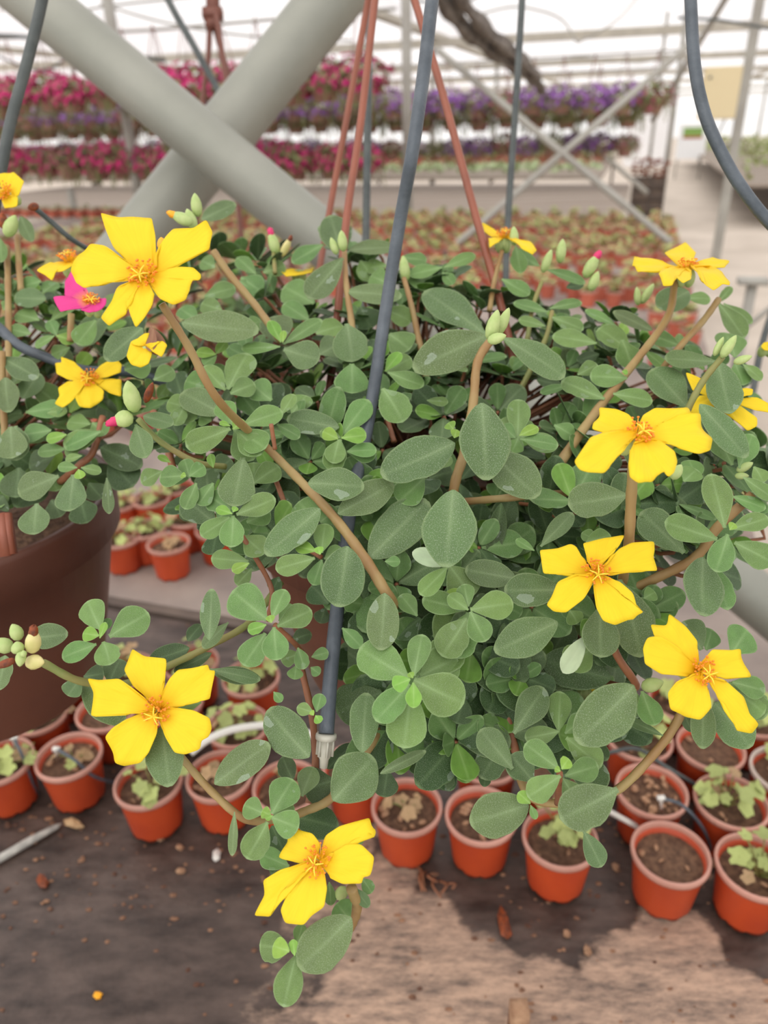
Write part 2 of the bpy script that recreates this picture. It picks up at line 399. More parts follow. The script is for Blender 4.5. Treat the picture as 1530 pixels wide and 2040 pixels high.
# crop; base x,y; tip x,y; width; layer (1 layer = 6 mm nearer); kind (o mature, m leaf, y young, d inner, colour darkened for shade, p underside, w withered)
MAIN_LEAVES = '''
d2 570 330 900 345 185 5 o|d2 745 510 1070 330 175 3 o|d2 640 480 320 740 185 3 o|d2 800 700 745 1055 245 4 o|d2 930 770 1270 430 250 2 o
d2 1420 370 1375 812 285 6 o|d2 1410 815 1180 735 100 4 p|d2 1430 95 1000 270 255 5 o|d2 1020 975 995 1310 180 3 o|d2 190 180 130 468 195 3 o
d2 140 15 245 190 165 5 m|d2 575 310 535 60 225 1 d|d2 760 75 700 250 130 2 m|d2 770 65 912 40 90 3 y|d2 760 65 640 25 80 2 m|d2 800 150 970 160 110 2 m
d2 150 515 380 420 140 3 m|d2 130 520 115 702 140 4 m|d2 110 530 -60 640 110 3 m|d2 115 490 -15 400 130 2 m|d2 125 510 30 475 60 5 y|d2 130 500 150 470 40 5 y
d2 650 740 672 560 115 3 m|d2 610 770 378 835 120 4 m|d2 650 780 600 930 95 3 m|d2 620 730 495 695 80 4 y|d2 665 775 770 715 90 2 m|d2 640 750 630 700 55 5 y
d2 220 790 0 770 110 2 m|d2 225 800 122 845 62 3 y|d2 190 640 310 740 140 2 m|d2 240 830 150 930 90 1 m|d2 230 780 340 800 90 1 d
d2 330 1130 125 960 205 5 m|d2 360 1120 435 952 105 6 m|d2 390 1170 592 1070 140 5 m|d2 370 1175 388 1370 145 6 m|d2 325 1160 215 1195 72 6 y|d2 320 1210 190 1400 150 4 m|d2 355 1150 345 1105 50 7 y|d2 400 1140 480 1040 90 3 m
d1 1225 1250 1240 950 112 5 o|d2 1160 1470 868 1290 220 5 m|d2 1190 1460 1240 1215 130 6 m|d2 1215 1485 1460 1260 210 3 m
d2 1510 1075 1390 985 90 4 m|d2 1490 1075 1238 1010 145 3 m|d2 1500 1120 1350 1340 190 3 m|d2 1385 825 1225 985 110 4 m|d2 1400 815 1530 1000 200 1 m
d2 1230 1120 1085 1235 130 1 d|d2 1210 1110 1110 985 105 1 m|d2 770 1180 880 1290 90 1 m|d2 1020 900 1090 760 110 0 d|d2 1050 830 1200 850 120 1 d|d2 1020 790 1110 790 60 2 m
d2 690 1040 590 930 150 1 d|d2 250 1000 120 1050 120 0 d|d2 400 880 360 960 90 0 d|d2 860 1090 870 1210 60 1 d|d2 670 1060 640 1150 90 0 d|d2 900 680 950 650 70 0 d
d2 510 1295 545 1420 85 2 m|d2 590 1350 690 1320 70 1 m|d2 520 1330 410 1370 100 1 m|d2 500 1400 490 1480 85 1 m|d2 585 1410 640 1450 60 1 m|d2 480 1250 590 1210 90 0 d
d2 1250 300 1100 440 180 1 m|d2 1280 300 1420 260 160 1 d|d2 1290 250 1400 160 120 1 m|d2 1330 560 1530 560 170 0 d|d2 630 560 510 430 170 1 m|d2 640 560 740 480 150 1 m
d2 250 330 400 230 150 1 m|d2 260 340 250 200 130 1 m|d2 20 260 120 190 130 0 d|d2 390 380 500 470 120 0 d|d2 560 640 620 470 90 0 d|d2 210 560 350 500 120 1 m|d2 250 620 290 560 120 0 m
d5 1115 150 1392 280 222 5 m|d5 1090 170 905 370 150 5 m|d5 1100 200 1058 527 205 4 m|d5 1095 145 998 185 88 7 y|d5 1112 165 1115 303 82 7 y|d5 1110 140 1090 110 40 8 y|d5 1150 130 1360 30 200 3 m
d5 940 215 690 330 240 1 d|d5 830 550 855 220 155 4 o|d5 670 812 900 575 240 5 o|d5 680 700 510 760 185 2 d|d5 540 575 310 310 205 4 o|d5 20 722 322 500 172 5 o
f 418 1333 519 1355 26 3 o|d5 565 330 472 298 66 5 m|d5 580 325 605 225 72 4 m|d5 575 345 600 385 50 5 y|d5 565 345 550 320 30 6 y
d5 930 665 1182 540 62 4 o|d5 970 640 950 795 130 1 d|d5 1140 540 1180 670 150 0 d|d5 1270 620 1290 755 110 0 d|d5 1390 240 1350 390 140 1 d|d5 1200 460 1280 570 170 0 d
d5 335 885 450 690 160 5 m|d5 290 885 180 838 112 5 m|d5 310 930 198 1132 145 5 m|d5 335 905 482 965 140 5 m|d5 330 895 280 870 60 7 y|d5 340 895 300 915 30 7 y|d5 345 890 460 850 90 3 m
d5 130 875 115 1118 52 5 o|d5 430 1175 272 1105 108 3 m|d5 460 900 700 960 160 1 d|d5 500 790 560 625 115 2 o|d5 335 950 410 1110 100 2 d|d5 450 700 390 570 100 1 d|d5 640 640 780 500 80 1 d
d5 772 1455 485 1735 225 6 o|d5 765 1470 690 1375 120 4 m|d5 470 1655 400 1948 148 6 m|d5 440 1620 262 1610 148 5 m|d5 432 1640 340 1610 98 7 y|d5 460 1665 450 1575 50 7 y|d5 470 1610 505 1490 70 4 m
d5 785 1290 870 1398 60 3 o|d5 830 1240 885 1320 70 2 m|d5 780 1050 840 1020 40 2 m|d5 650 1260 660 1390 60 2 m|d5 330 1230 360 1190 60 2 d|d5 345 215 390 270 50 3 m
d6 930 35 680 285 205 5 o|d6 592 408 440 295 112 6 m|d6 600 440 452 535 105 6 m|d6 620 440 775 395 100 4 m|d6 610 450 685 565 90 4 m|d6 605 410 640 362 58 8 y|d6 600 420 575 405 30 8 y
d6 458 570 195 650 175 5 o|d6 465 565 410 515 55 6 y|d6 465 570 490 635 35 6 m|d6 857 500 603 628 182 7 o|d6 705 690 785 850 95 4 o|d6 385 410 240 230 120 3 o|d6 390 250 530 40 125 2 o|d6 480 470 375 345 125 3 o
d6 595 240 440 270 80 1 m|d6 625 270 785 400 115 2 m|d6 590 240 600 60 100 1 m|d6 620 250 720 170 80 1 m|d6 60 400 115 505 90 0 d|d6 262 400 260 488 58 0 d|d6 20 100 30 300 140 0 d|d6 330 300 150 350 130 0 d|d6 60 330 0 450 120 0 d
d6 965 60 1025 215 105 3 m|d6 935 50 885 180 90 2 m|d6 1240 95 1235 318 112 3 o|d6 1290 110 1455 312 165 2 o|d6 1370 20 1525 60 92 3 m|d6 1150 150 1190 245 60 1 o|d6 1380 60 1520 160 130 1 m|d6 1060 260 895 185 45 2 o|d6 620 480 590 280 170 0 d
d3 145 -115 172 245 222 7 o|d3 190 120 415 340 205 3 o|d3 852 330 566 365 185 4 o|d3 1125 610 915 410 165 1 o|d3 960 480 1120 350 190 1 d
d3 1320 490 1262 220 135 6 m|d3 1350 495 1535 440 92 5 m|d3 1335 520 1280 697 118 6 m|d3 1285 545 1030 460 135 5 m|d3 1368 560 1560 660 125 5 m|d3 1345 500 1370 465 40 7 y
d3 1215 632 1215 915 195 3 o|d3 1240 650 1345 880 125 2 m|d3 310 735 65 690 130 2 o|d3 520 790 255 790 155 3 o
d3 90 885 302 850 130 4 m|d3 90 895 165 1040 118 5 m|d3 80 900 20 1115 150 2 m|d3 60 880 -30 800 100 2 y|d3 80 870 60 760 80 4 m
d3 512 945 212 1085 165 3 o|d3 720 865 722 1118 172 3 o|d3 810 740 930 1110 220 1 o|d3 650 1010 538 1192 90 3 p|d3 770 1220 440 1130 185 1 d|d3 700 1210 365 1190 140 0 d
d3 330 45 512 100 92 1 m|d3 325 40 235 -40 90 1 m|d3 325 45 290 122 85 1 m|d3 330 40 380 -30 70 1 m|d3 490 240 600 225 130 1 d|d3 430 580 585 415 85 1 o|d3 240 370 190 640 85 0 d|d3 400 600 310 545 45 1 m
d3 650 560 770 525 95 2 m|d3 700 550 630 510 70 1 m|d3 830 1000 700 1150 120 0 d|d3 570 890 610 950 90 1 m|d3 930 830 985 800 70 1 m|d3 60 1000 260 980 120 0 d|d3 290 1100 240 1230 120 0 d|d3 100 1050 250 1290 160 0 d|d3 250 950 350 1240 150 0 d
d3 1410 245 1560 350 90 3 m|d3 1370 360 1540 400 75 2 m|d3 1350 1100 1440 980 150 3 m|d3 1340 1240 1515 1275 92 2 m|d3 1390 1290 1530 1400 120 1 m|d3 1210 1080 1120 940 150 2 o|d3 1230 1080 1260 980 110 1 m|d3 1290 470 1400 400 110 2 d|d3 1180 220 1080 190 110 1 d|d3 700 200 620 100 120 0 d|d3 490 230 600 90 120 0 d
e6 720 20 1070 410 205 5 o|e6 960 470 830 200 180 3 m|e6 1010 490 1110 240 150 3 m|e6 700 580 650 420 170 1 m|e6 600 590 700 500 150 1 m|e6 960 700 1210 790 120 2 m|e6 1120 480 1200 590 130 2 m
c4 590 310 520 85 172 5 o|c4 630 290 918 262 120 4 o|c4 595 335 395 572 165 6 o|c4 625 530 942 560 155 5 o|c4 485 255 295 355 108 2 m|c4 590 290 455 150 60 2 m|c4 620 720 650 932 200 4 o
c4 250 840 475 695 95 4 m|c4 230 855 0 865 85 4 m|c4 235 830 170 695 72 6 y|c4 250 870 460 930 180 4 o|c4 240 840 190 660 190 1 o|c4 245 830 250 760 40 7 y
c4 650 955 650 1128 190 2 m|c4 845 1000 935 882 75 5 y|c4 860 1005 1072 1085 118 4 m|c4 830 1100 950 1285 185 3 m|c4 850 1000 1000 920 110 2 m
c4 595 1370 750 1165 130 3 m|c4 590 1390 737 1370 88 5 y|c4 575 1400 540 1540 115 3 m|c4 620 1470 795 1455 100 3 m|c4 570 1395 480 1350 80 3 y
c4 575 1330 270 1270 170 2 o|c4 10 1315 244 1225 140 6 m|c4 235 1255 310 1132 85 5 m|c4 210 1310 345 1385 78 3 m|c4 -10 1350 145 1450 160 6 m|c4 480 1400 240 1480 220 1 d
c4 1432 780 1075 510 205 6 o|c4 1440 790 1012 990 232 7 o|c5 0 785 370 1000 205 7 o|c4 1245 1340 1215 1300 70 6 y|c4 1250 1390 1265 1340 60 6 y
c4 1180 390 985 430 88 2 m|c4 1190 390 1375 315 80 2 m|c4 1180 420 1245 485 80 2 m|c4 960 450 1130 480 170 0 m|c4 940 330 1090 350 90 0 m|c4 860 380 720 390 110 1 m|c4 850 480 760 440 130 1 m|c4 700 350 780 460 150 0 m
c4 400 700 250 600 120 0 m|c4 430 600 250 500 170 1 m|c4 0 450 120 530 130 0 m|c4 130 420 260 380 110 0 m|c4 440 780 600 720 150 0 m|c4 460 900 590 830 170 1 o|c4 870 780 990 870 170 0 m|c4 700 620 760 740 170 0 d|c4 1060 700 1200 640 130 0 d
c4 850 640 1000 700 130 0 m|c4 1080 860 1330 1000 70 1 m|c4 1090 1170 1215 1180 60 1 m|c4 300 1250 380 1130 140 1 m|c4 20 1140 -30 1060 120 1 m|c4 180 1170 60 1060 150 2 m|c4 720 950 600 990 100 0 m|c4 700 1200 540 1100 120 0 d|c4 960 1260 1060 1200 120 0 d
c3 1065 715 1515 765 212 7 o|c3 835 745 612 920 175 5 o|c3 1350 1335 1088 1440 155 7 m|c3 1370 1315 1295 1175 122 7 m|c3 1390 1350 1530 1480 150 6 m|c3 1365 1340 1425 1280 85 8 y|c3 1350 1320 1285 1295 35 8 y|c3 1310 1250 1065 1120 190 3 o
c3 1335 1105 1450 890 175 4 m|c3 1350 1130 1492 1065 130 3 m|c3 1320 1110 1190 970 120 3 m|c3 1265 900 1145 880 80 3 y|c3 1265 900 1325 825 75 3 y|c3 1270 905 1190 960 80 2 m|c3 1200 1090 1080 1050 140 2 m|c3 1090 1210 980 1180 120 1 m|c3 1190 1200 1040 1270 140 1 m
c3 1180 110 1382 15 112 3 o|c3 840 1260 1015 1310 110 5 o|c3 795 1310 850 1500 130 5 o|c3 1240 1290 1170 1270 100 1 m|c3 1080 1200 1020 1310 100 1 m
c3 1240 1060 1310 960 90 0 m|c3 1420 760 1530 700 100 0 m|c3 1200 560 1380 500 110 0 m|c3 1260 390 1180 350 100 0 m|c3 1390 470 1520 540 130 0 m|c3 1300 640 1180 600 110 0 m|c3 1500 430 1390 330 90 0 m|c3 730 990 880 960 140 1 m|c3 900 1050 1020 990 120 1 m|c3 1160 700 1050 620 110 0 m
c3 560 700 450 840 130 1 m|c3 640 640 690 540 120 1 m
d1 1090 290 930 290 130 3 m|d1 1110 300 1080 190 90 3 m|d1 1150 330 1080 480 100 2 m|d1 1110 290 1200 230 90 4 m|d1 1250 330 1160 460 110 2 m|d1 950 260 820 320 130 1 m|d1 1000 210 925 170 40 2 y|d1 1090 290 1060 280 40 5 y|d1 1250 240 1230 160 50 4 y
d1 590 1190 512 1020 148 5 m|d1 640 1230 868 1085 180 5 m|d1 565 1275 362 1355 120 5 m|d1 605 1260 640 1390 142 5 m|d1 580 1225 485 1210 88 6 y|d1 585 1240 618 1145 42 7 y|d1 600 1210 640 1120 60 4 m
d1 150 1240 398 1215 140 3 o|d1 30 1340 -20 1540 140 3 o
d4 470 300 395 400 130 3 o|d4 490 290 610 270 110 2 d|d4 480 300 720 560 175 2 o|d4 950 570 995 932 200 4 o|d4 640 330 700 180 150 1 d|d4 1110 120 870 200 125 2 d|d4 1240 150 1020 260 90 1 d|d4 1240 260 1524 300 90 2 o|d4 1180 440 1010 470 90 1 m|d4 1100 80 1180 -20 80 1 d
c5 1075 520 895 610 160 4 o|c5 1060 560 1200 560 100 2 m|c5 1245 590 1405 780 155 3 m|c5 1275 590 1440 705 80 2 m|c5 1240 590 1325 490 50 3 m
c5 1232 925 935 905 132 6 o|c5 1240 925 1310 1222 182 7 o|c5 1340 900 1300 745 175 3 m|c5 1065 1190 860 965 215 4 o|c5 1385 940 1500 1025 90 3 m|c5 1340 930 1390 1060 110 2 m
c5 865 745 640 635 115 3 o|c5 660 720 480 620 70 2 m|c5 265 640 65 585 88 2 m|c5 275 620 462 575 75 2 m|c5 250 720 95 680 65 2 m|c5 290 670 470 740 105 2 m
c5 545 820 290 770 115 2 m|c5 720 1020 505 1010 150 3 m|c5 590 1140 345 1025 135 3 m|c5 640 1110 868 1150 130 3 m|c5 435 1000 550 940 90 2 m|c5 690 980 725 990 40 4 y
c5 90 1355 95 1140 125 3 m|c5 105 1370 328 1400 98 4 m|c5 100 1350 208 1300 70 5 y|c5 80 1365 0 1290 80 3 m|c5 90 1370 60 1440 100 2 m
c5 0 450 160 540 100 2 m|c5 250 395 485 465 85 2 m|c5 215 375 60 290 90 2 m|c5 40 230 -30 290 70 3 m|c5 80 260 110 410 90 2 m|c5 370 500 470 480 60 1 d|c5 740 860 560 720 150 1 m|c5 1020 830 860 770 110 0 m|c5 820 860 940 960 70 2 m
c5 690 800 760 960 150 1 m|c5 560 880 430 920 70 0 d|c5 380 1060 220 1100 60 0 m|c5 270 950 150 860 150 1 m|c5 480 1280 560 1120 120 0 m|c5 300 1290 420 1350 110 0 m|c5 760 1130 850 1240 120 0 d|c5 200 1030 340 1060 80 0 d
f 300 650 318 708 34 9 w|f 305 655 300 700 22 10 w
f 455 1240 402 1290 30 2 o|f 1180 1290 1130 1330 60 1 m|f 760 1560 720 1500 50 0 d|f 870 1290 920 1240 90 0 m|f 905 1240 940 1290 90 1 m|f 780 1060 830 1120 60 0 d|f 1000 1330 1060 1420 80 0 d|f 1090 1400 1080 1500 90 0 d
'''
LEFT_LEAVES = '''
c3 0 915 217 1030 130 4 o|c3 30 1035 50 1240 130 3 o|c3 90 1320 85 1512 172 3 o|c3 300 1345 135 1370 125 3 m|c3 150 1240 370 1210 110 2 m|c3 270 1240 390 1230 70 2 m|c3 120 90 190 240 75 3 o|c3 270 575 75 560 120 2 o|c3 620 645 460 850 140 2 o
c3 130 1160 230 1010 140 1 o|c3 330 790 440 820 80 3 y|c3 330 790 290 700 70 3 m|c3 320 790 200 850 70 3 m|c3 180 780 50 750 90 2 m|c3 410 860 300 900 90 1 m|c3 230 700 90 650 120 1 m|c3 0 220 10 360 80 3 m|c3 590 1350 370 1440 125 3 m
c3 390 1370 270 1400 75 4 y|c3 470 1420 390 1500 80 3 m|c3 530 1310 390 1290 110 2 m|c3 540 1300 620 1370 110 2 m|c3 250 540 330 470 110 1 m|c3 240 470 130 500 110 1 m|c3 100 470 30 500 90 1 m|c3 20 640 60 590 80 1 m|c3 560 1000 680 1080 120 0 d|c3 640 1160 610 1280 130 0 d
d1 60 0 70 185 175 4 o|d1 140 90 240 20 130 2 m|d1 590 30 370 115 125 4 m|d1 452 240 338 235 62 6 m|d1 475 240 592 262 62 6 m|d1 460 250 472 305 60 7 y|d1 430 280 405 495 185 5 o|d1 345 290 95 385 165 4 o|d1 215 450 200 632 170 4 o
d1 110 240 80 405 190 2 d|d1 590 120 830 235 150 2 d|d1 625 300 640 512 62 4 o|d1 470 420 500 560 160 2 d|d1 385 130 220 150 90 3 m|d1 480 170 380 190 60 4 m|d1 640 200 780 350 180 1 d|d1 20 400 -40 470 150 1 d|d1 320 170 160 230 150 1 d|d1 520 330 600 420 120 1 d|d1 300 430 350 520 140 1 d|d1 0 250 40 150 120 1 d|d1 40 470 60 380 120 0 d
f 0 770 40 740 40 2 m|f 20 560 70 600 40 0 m|f 100 640 150 600 36 0 m
'''
# flowers: name, crop, centre, depth, tilt(up deg), side(deg), petals; colour y/p
FLOWERS = [
 ('c3', (862, 462), .325, 16, -6, 'y', 'large yellow flower with notched petals above the left stem',
  [[(770,392),(680,290),(645,200),(615,105),(715,122),(905,124),(920,220),(922,320),(915,400)],
   [(935,405),(935,340),(985,230),(1030,188),(1150,195),(1228,148),(1262,215),(1245,320),(1130,372),(1030,412)],
   [(960,430),(1070,412),(1150,420),(1200,470),(1195,500),(1150,490),(1128,530),(1133,545),(1110,610),(1030,635),(960,600),(910,530)],
   [(925,575),(915,640),(870,720),(825,778),(790,700),(765,620),(770,690),(700,740),(665,765),(615,715),(680,620),(710,540),(800,500)],
   [(800,495),(700,515),(620,525),(545,570),(490,530),(455,460),(500,370),(575,310),(650,320),(770,392)]]),
 ('c3', (538, 1058), .50, 22, 0, 'y', 'small yellow flower above the left basket rim',
  [[(500,1010),(440,950),(365,925),(370,960),(330,960),(335,1020),(400,1055),(480,1070)],
   [(560,1010),(600,970),(680,930),(720,970),(718,1020),(640,1045),(590,1050)],
   [(590,1090),(620,1062),(720,1060),(718,1160),(650,1140),(610,1110)],
   [(580,1100),(625,1140),(620,1190),(580,1210),(545,1235),(480,1225),(460,1180),(480,1110)],
   [(500,1090),(420,1080),(360,1125),(370,1170),(340,1215),(390,1240),(440,1205),(470,1130)]]),
 ('c3', (405, 360), .50, 50, 0, 'y', 'yellow flower seen from the side with orange stamens',
  [[(380,360),(300,375),(225,440),(310,480),(322,440),(380,442),(445,400),(440,370)],
   [(440,355),(500,330),(560,305),(565,320),(500,385),(450,385)]]),
 ('c3', (540, 600), .465, 35, 10, 'p', 'pink flower with a yellow throat',
  [[(500,600),(380,565),(385,480),(420,430),(470,425),(460,480),(500,540),(560,570)],
   [(530,620),(400,582),(315,585),(340,640),(360,670),(450,655),(530,640)],
   [(550,630),(600,590),(628,590),(625,625),(590,660),(530,678),(475,665),(530,635)]]),
 ('d4', (930, 490), .345, 14, 0, 'y', 'wide open yellow flower at lower left',
  [[(860,400),(780,330),(735,250),(780,125),(850,170),(982,185),(975,300),(945,400)],
   [(960,380),(1000,300),(1050,248),(1130,240),(1232,220),(1232,258),(1268,250),(1240,420),(1150,440),(1030,470)],
   [(960,480),(1050,470),(1150,485),(1240,530),(1252,590),(1235,640),(1190,660),(1185,710),(1100,740),(1040,730),(980,640),(950,560)],
   [(930,540),(930,620),(890,730),(840,790),(740,810),(690,790),(680,740),(640,640),(680,590),(750,540),(850,495)],
   [(850,490),(760,510),(570,517),(580,380),(545,300),(610,310),(720,303),(800,360),(860,410)]]),
 ('d5', (600, 1150), .335, 32, -14, 'y', 'lowest yellow flower with long split petals',
  [[(510,1165),(380,1130),(430,1040),(422,950),(500,980),(560,995),(600,1050),(590,1100)],
   [(610,1100),(640,1010),(720,960),(880,912),(895,970),(915,975),(905,1025),(880,990),(830,1030),(740,1070),(670,1110),(640,1140)],
   [(645,1180),(700,1090),(760,1060),(840,1062),(912,1130),(900,1200),(890,1235),(848,1240),(845,1275),(740,1275),(670,1240)],
   [(630,1200),(655,1300),(640,1400),(570,1450),(530,1500),(430,1490),(408,1420),(440,1340),(500,1260),(540,1220)],
   [(520,1215),(470,1270),(400,1340),(350,1455),(262,1450),(320,1340),(312,1260),(400,1200),(500,1170)]]),
 ('f', (1268, 872), .325, 36, 6, 'y', 'large yellow flower at upper right with browned petal tip',
  [[(1245,870),(1200,868),(1176,862),(1178,850),(1192,835),(1192,815),(1225,822),(1250,832),(1263,845)],
   [(1272,845),(1278,832),(1300,820),(1365,820),(1372,835),(1350,838),(1310,856),(1285,866)],
   [(1285,875),(1315,852),(1345,840),(1385,838),(1390,858),(1412,885),(1410,905),(1385,915),(1355,905),(1330,895),(1300,890)],
   [(1255,898),(1285,886),(1312,890),(1336,912),(1340,935),(1332,958),(1320,968),(1312,955),(1300,962),(1290,976),(1262,979),(1245,965),(1243,940),(1248,910)],
   [(1250,890),(1225,915),(1205,940),(1192,963),(1160,962),(1145,955),(1135,938),(1150,915),(1168,888),(1200,874),(1235,870)]]),
 ('d3', (688, 715), .35, 22, 0, 'y', 'yellow flower with pointed petals right of centre',
  [[(640,660),(600,590),(570,575),(510,595),(422,603),(438,720),(520,720),(610,735)],
   [(650,650),(628,572),(740,545),(828,535),(800,590),(740,640),(700,660)],
   [(740,680),(800,600),(860,572),(970,565),(972,610),(965,640),(982,710),(880,712),(760,725)],
   [(740,740),(800,760),(860,820),(880,890),(915,910),(880,925),(870,945),(850,942),(780,970),(720,950),(690,890),(678,790)],
   [(670,770),(620,850),(540,915),(480,910),(445,878),(470,840),(500,770),(580,735),(650,740)]]),
 ('d3', (1190, 1180), .345, 16, 14, 'y', 'yellow flower with a long drooping petal at far right',
  [[(1190,1130),(1180,1040),(1120,970),(1042,908),(1030,965),(958,958),(965,1020),(1050,1050),(1130,1120)],
   [(1130,1210),(1000,1200),(920,1150),(908,1080),(930,1025),(985,1017),(1070,1060),(1150,1130)],
   [(1200,1130),(1240,1080),(1330,1085),(1370,1078),(1370,1110),(1420,1215),(1300,1225),(1240,1200)],
   [(1180,1215),(1220,1280),(1225,1360),(1170,1420),(1110,1405),(1040,1370),(1018,1290),(1060,1240),(1130,1215)],
   [(1215,1220),(1300,1240),(1380,1310),(1400,1390),(1443,1440),(1420,1485),(1335,1470),(1310,1390),(1260,1320)]]),
 ('c5', (1068, 400), .47, 56, 0, 'y', 'yellow flower held flat at the upper right edge',
  [[(1010,410),(900,370),(755,348),(745,400),(790,447),(900,430),(980,410)],
   [(1010,390),(930,325),(1045,278),(1110,325),(1090,380)],
   [(1050,420),(1085,460),(1070,510),(1030,525),(985,485),(975,520),(920,520),(890,470),(920,425),(980,415)],
   [(1100,390),(1200,370),(1297,395),(1270,430),(1180,425),(1110,425)],
   [(1100,430),(1190,430),(1250,470),(1293,540),(1290,560),(1250,550),(1200,577),(1155,555),(1145,490)]]),
 ('c5', (1270, 1150), .43, 30, 0, 'y', 'yellow flower half hidden by a leaf at the right edge',
  [[(1210,1150),(1090,1100),(1050,1000),(1150,1040),(1210,1090),(1240,1130)],
   [(1360,1150),(1450,1150),(1530,1190),(1530,1240),(1440,1220),(1340,1180)],
   [(1240,1180),(1350,1190),(1455,1270),(1450,1320),(1400,1340),(1330,1290),(1260,1230)],
   [(1230,1170),(1190,1220),(1130,1260),(1060,1262),(1065,1210),(1120,1150)],
   [(1300,1130),(1380,1105),(1425,1115),(1420,1145),(1340,1160)]]),
 ('f', (1004, 476), .56, 50, 0, 'y', 'small yellow flower behind the right hanger arm',
  [[(1000,474),(985,462),(960,452),(962,465),(975,474)], [(1000,478),(985,480),(972,482),(975,500),(990,492)],
   [(1010,478),(1030,484),(1055,495),(1068,510),(1060,518),(1040,510),(1020,490)]]),
 ('f', (595, 540), .575, 45, 0, 'y', 'yellow petals peeking out behind the leaves',
  [[(600,536),(580,535),(560,546),(570,555),(600,550),(622,546),(625,530)]]),
 ('f', (290, 690), .44, 20, 0, 'y', 'folded yellow flower under the large left flower',
  [[(280,672),(262,682),(253,712),(262,728),(280,735),(298,728),(304,705),(296,684)],
   [(300,668),(290,668),(262,686),(270,692),(292,690)], [(305,700),(326,684),(336,692),(325,718),(313,710)]]),
 ('f', (1165, 1378), .42, 20, 0, 'y', 'yellow petal glimpsed between dark leaves',
  [[(1168,1385),(1158,1372),(1180,1368),(1188,1375),(1172,1395)]]),
 ('f', (1535, 690), .5, 20, 0, 'y', 'yellow petal cut by the right edge',
  [[(1540,680),(1520,684),(1514,692),(1522,700),(1545,700)]]),
]
LEFT_FLOWERS = {1, 2}
# ------------------------------------------------------------------ tubes, braces near the camera
def tube_thing(name, pts, r, mt, label, catg, n=12):
    mb = MB(); mb.tube(cat(pts, 8), r, n); o = mb.build(name, mt); return tag(o, label, catg)
e = empty('drip_hose', at(650, 1490, .335), 'thick grey drip hose hanging in front of the middle basket, white emitter at its end', 'hose')
P = [(885,-150,.42),(861,0,.42),(846,130,.42),(822,300,.42),(797,440,.44),(771,600,.45),(747,760,.445),(726,880,.435),(702,990,.415),(684,1110,.405),(670,1230,.392),(659,1340,.378),(650,1462,.365)]
mb = MB(); mb.tube(cat([at(*p) for p in P], 8), .00375, 14); mb.build('hose', M_hose, e)
mb = MB(); A = at(650, 1462, .365); Bp = at(645, 1525, .365); ax = (Bp - A).normalized(); x_ = ax.orthogonal().normalized(); y_ = ax.cross(x_)
rot = Matrix((x_, y_, ax)).transposed()
mb2 = MB(); mb2.lathe([(.0001, 0), (.0050, 0), (.0052, .0012), (.0050, .0026), (.0036, .0028), (.0034, .0075), (.0030, .011), (.0022, .0125), (.0018, .0165), (.0001, .0165)], n=16)
for k in range(6):
    w = k * math.pi / 3; c = Vector((math.cos(w), math.sin(w), 0)); mb2.box(c * .0038 + Vector((0, 0, .0060)), c * .0006, Vector((-c.y, c.x, 0)) * .0005, Vector((0, 0, .0045)))
mb2.v = [A + rot @ v for v in mb2.v]; o = mb2.build('emitter', M_emit, e); o['label'] = 'ribbed white plastic emitter'
tube_thing('drip_hose', [at(*p) for p in [(1370,-160,.42),(1376,0,.42),(1384,130,.42),(1402,220,.42),(1430,290,.42),(1475,370,.42),(1540,450,.42),(1640,530,.42),(1780,590,.42),(1980,600,.43),(2150,520,.44)]], .0034, M_hose, 'grey hose curving down past the upper right edge of the picture', 'hose')
tube_thing('drip_hose', [at(*p) for p in [(105,-120,.55),(84,0,.55),(55,120,.55),(22,240,.55),(4,330,.55),(-20,470,.56)]], .0040, M_hosed, 'dark grey hose crossing the upper left corner in front of the steel brace', 'hose')
tube_thing('drip_hose', [at(*p) for p in [(270,-140,1.25),(335,0,1.25),(388,95,1.25),(440,190,1.25),(520,330,1.25),(600,480,1.25)]], .0058, M_hosed, 'thin dark hose running behind the crossed steel braces', 'hose')
tube_thing('drip_hose', [at(*p) for p in [(742,-120,.80),(738,0,.80),(733,200,.80),(729,470,.80),(722,700,.80)]], .0042, M_hosed, 'thin dark hose hanging straight down behind the brown hanger arms', 'hose')
tube_thing('drip_hose', [at(*p) for p in [(1046,-120,.80),(1040,0,.80),(1028,200,.80),(1012,440,.80),(1005,640,.80)]], .0036, M_hosed, 'thin dark hose hanging right of the brown hanger, over the far purple baskets', 'hose')
tube_thing('drip_hose', [at(*p) for p in [(-40,620,.53),(0,655,.53),(40,690,.53),(100,715,.53),(170,738,.53),(260,742,.54),(350,770,.56)]], .0036, M_hose, 'grey hose lying across the left basket foliage', 'hose')
tube_thing('drip_hose', [at(*p) for p in [(66,412,.56),(100,440,.57),(145,478,.58),(200,508,.60),(260,530,.62)]], .0020, M_hosed, 'thin black tube leading out of the left basket to the brace', 'hose')
tube_thing('drip_hose', [at(*p) for p in [(1560,560,1.1),(1520,680,1.1),(1500,780,1.1),(1480,900,1.1)]], .0050, M_hosed, 'dark tube slanting at the right edge below the grey post', 'hose')
def brace(a, b_, r, label, mt=M_pipe, name='steel_brace'):
    mb = MB(); mb.tube([a + (b_ - a) * (i / 12) for i in range(13)], r, 32); o = mb.build(name, mt); return tag(o, label, 'brace')
brace(at(-160, -190, .95), at(1900, 1518, 1.0), .034, 'thick grey steel brace running from upper left to lower right')
brace(at(900, -300, 1.08), at(60, 750, 1.08), .041, 'thick grey steel brace rising from lower left, passing behind the other brace')

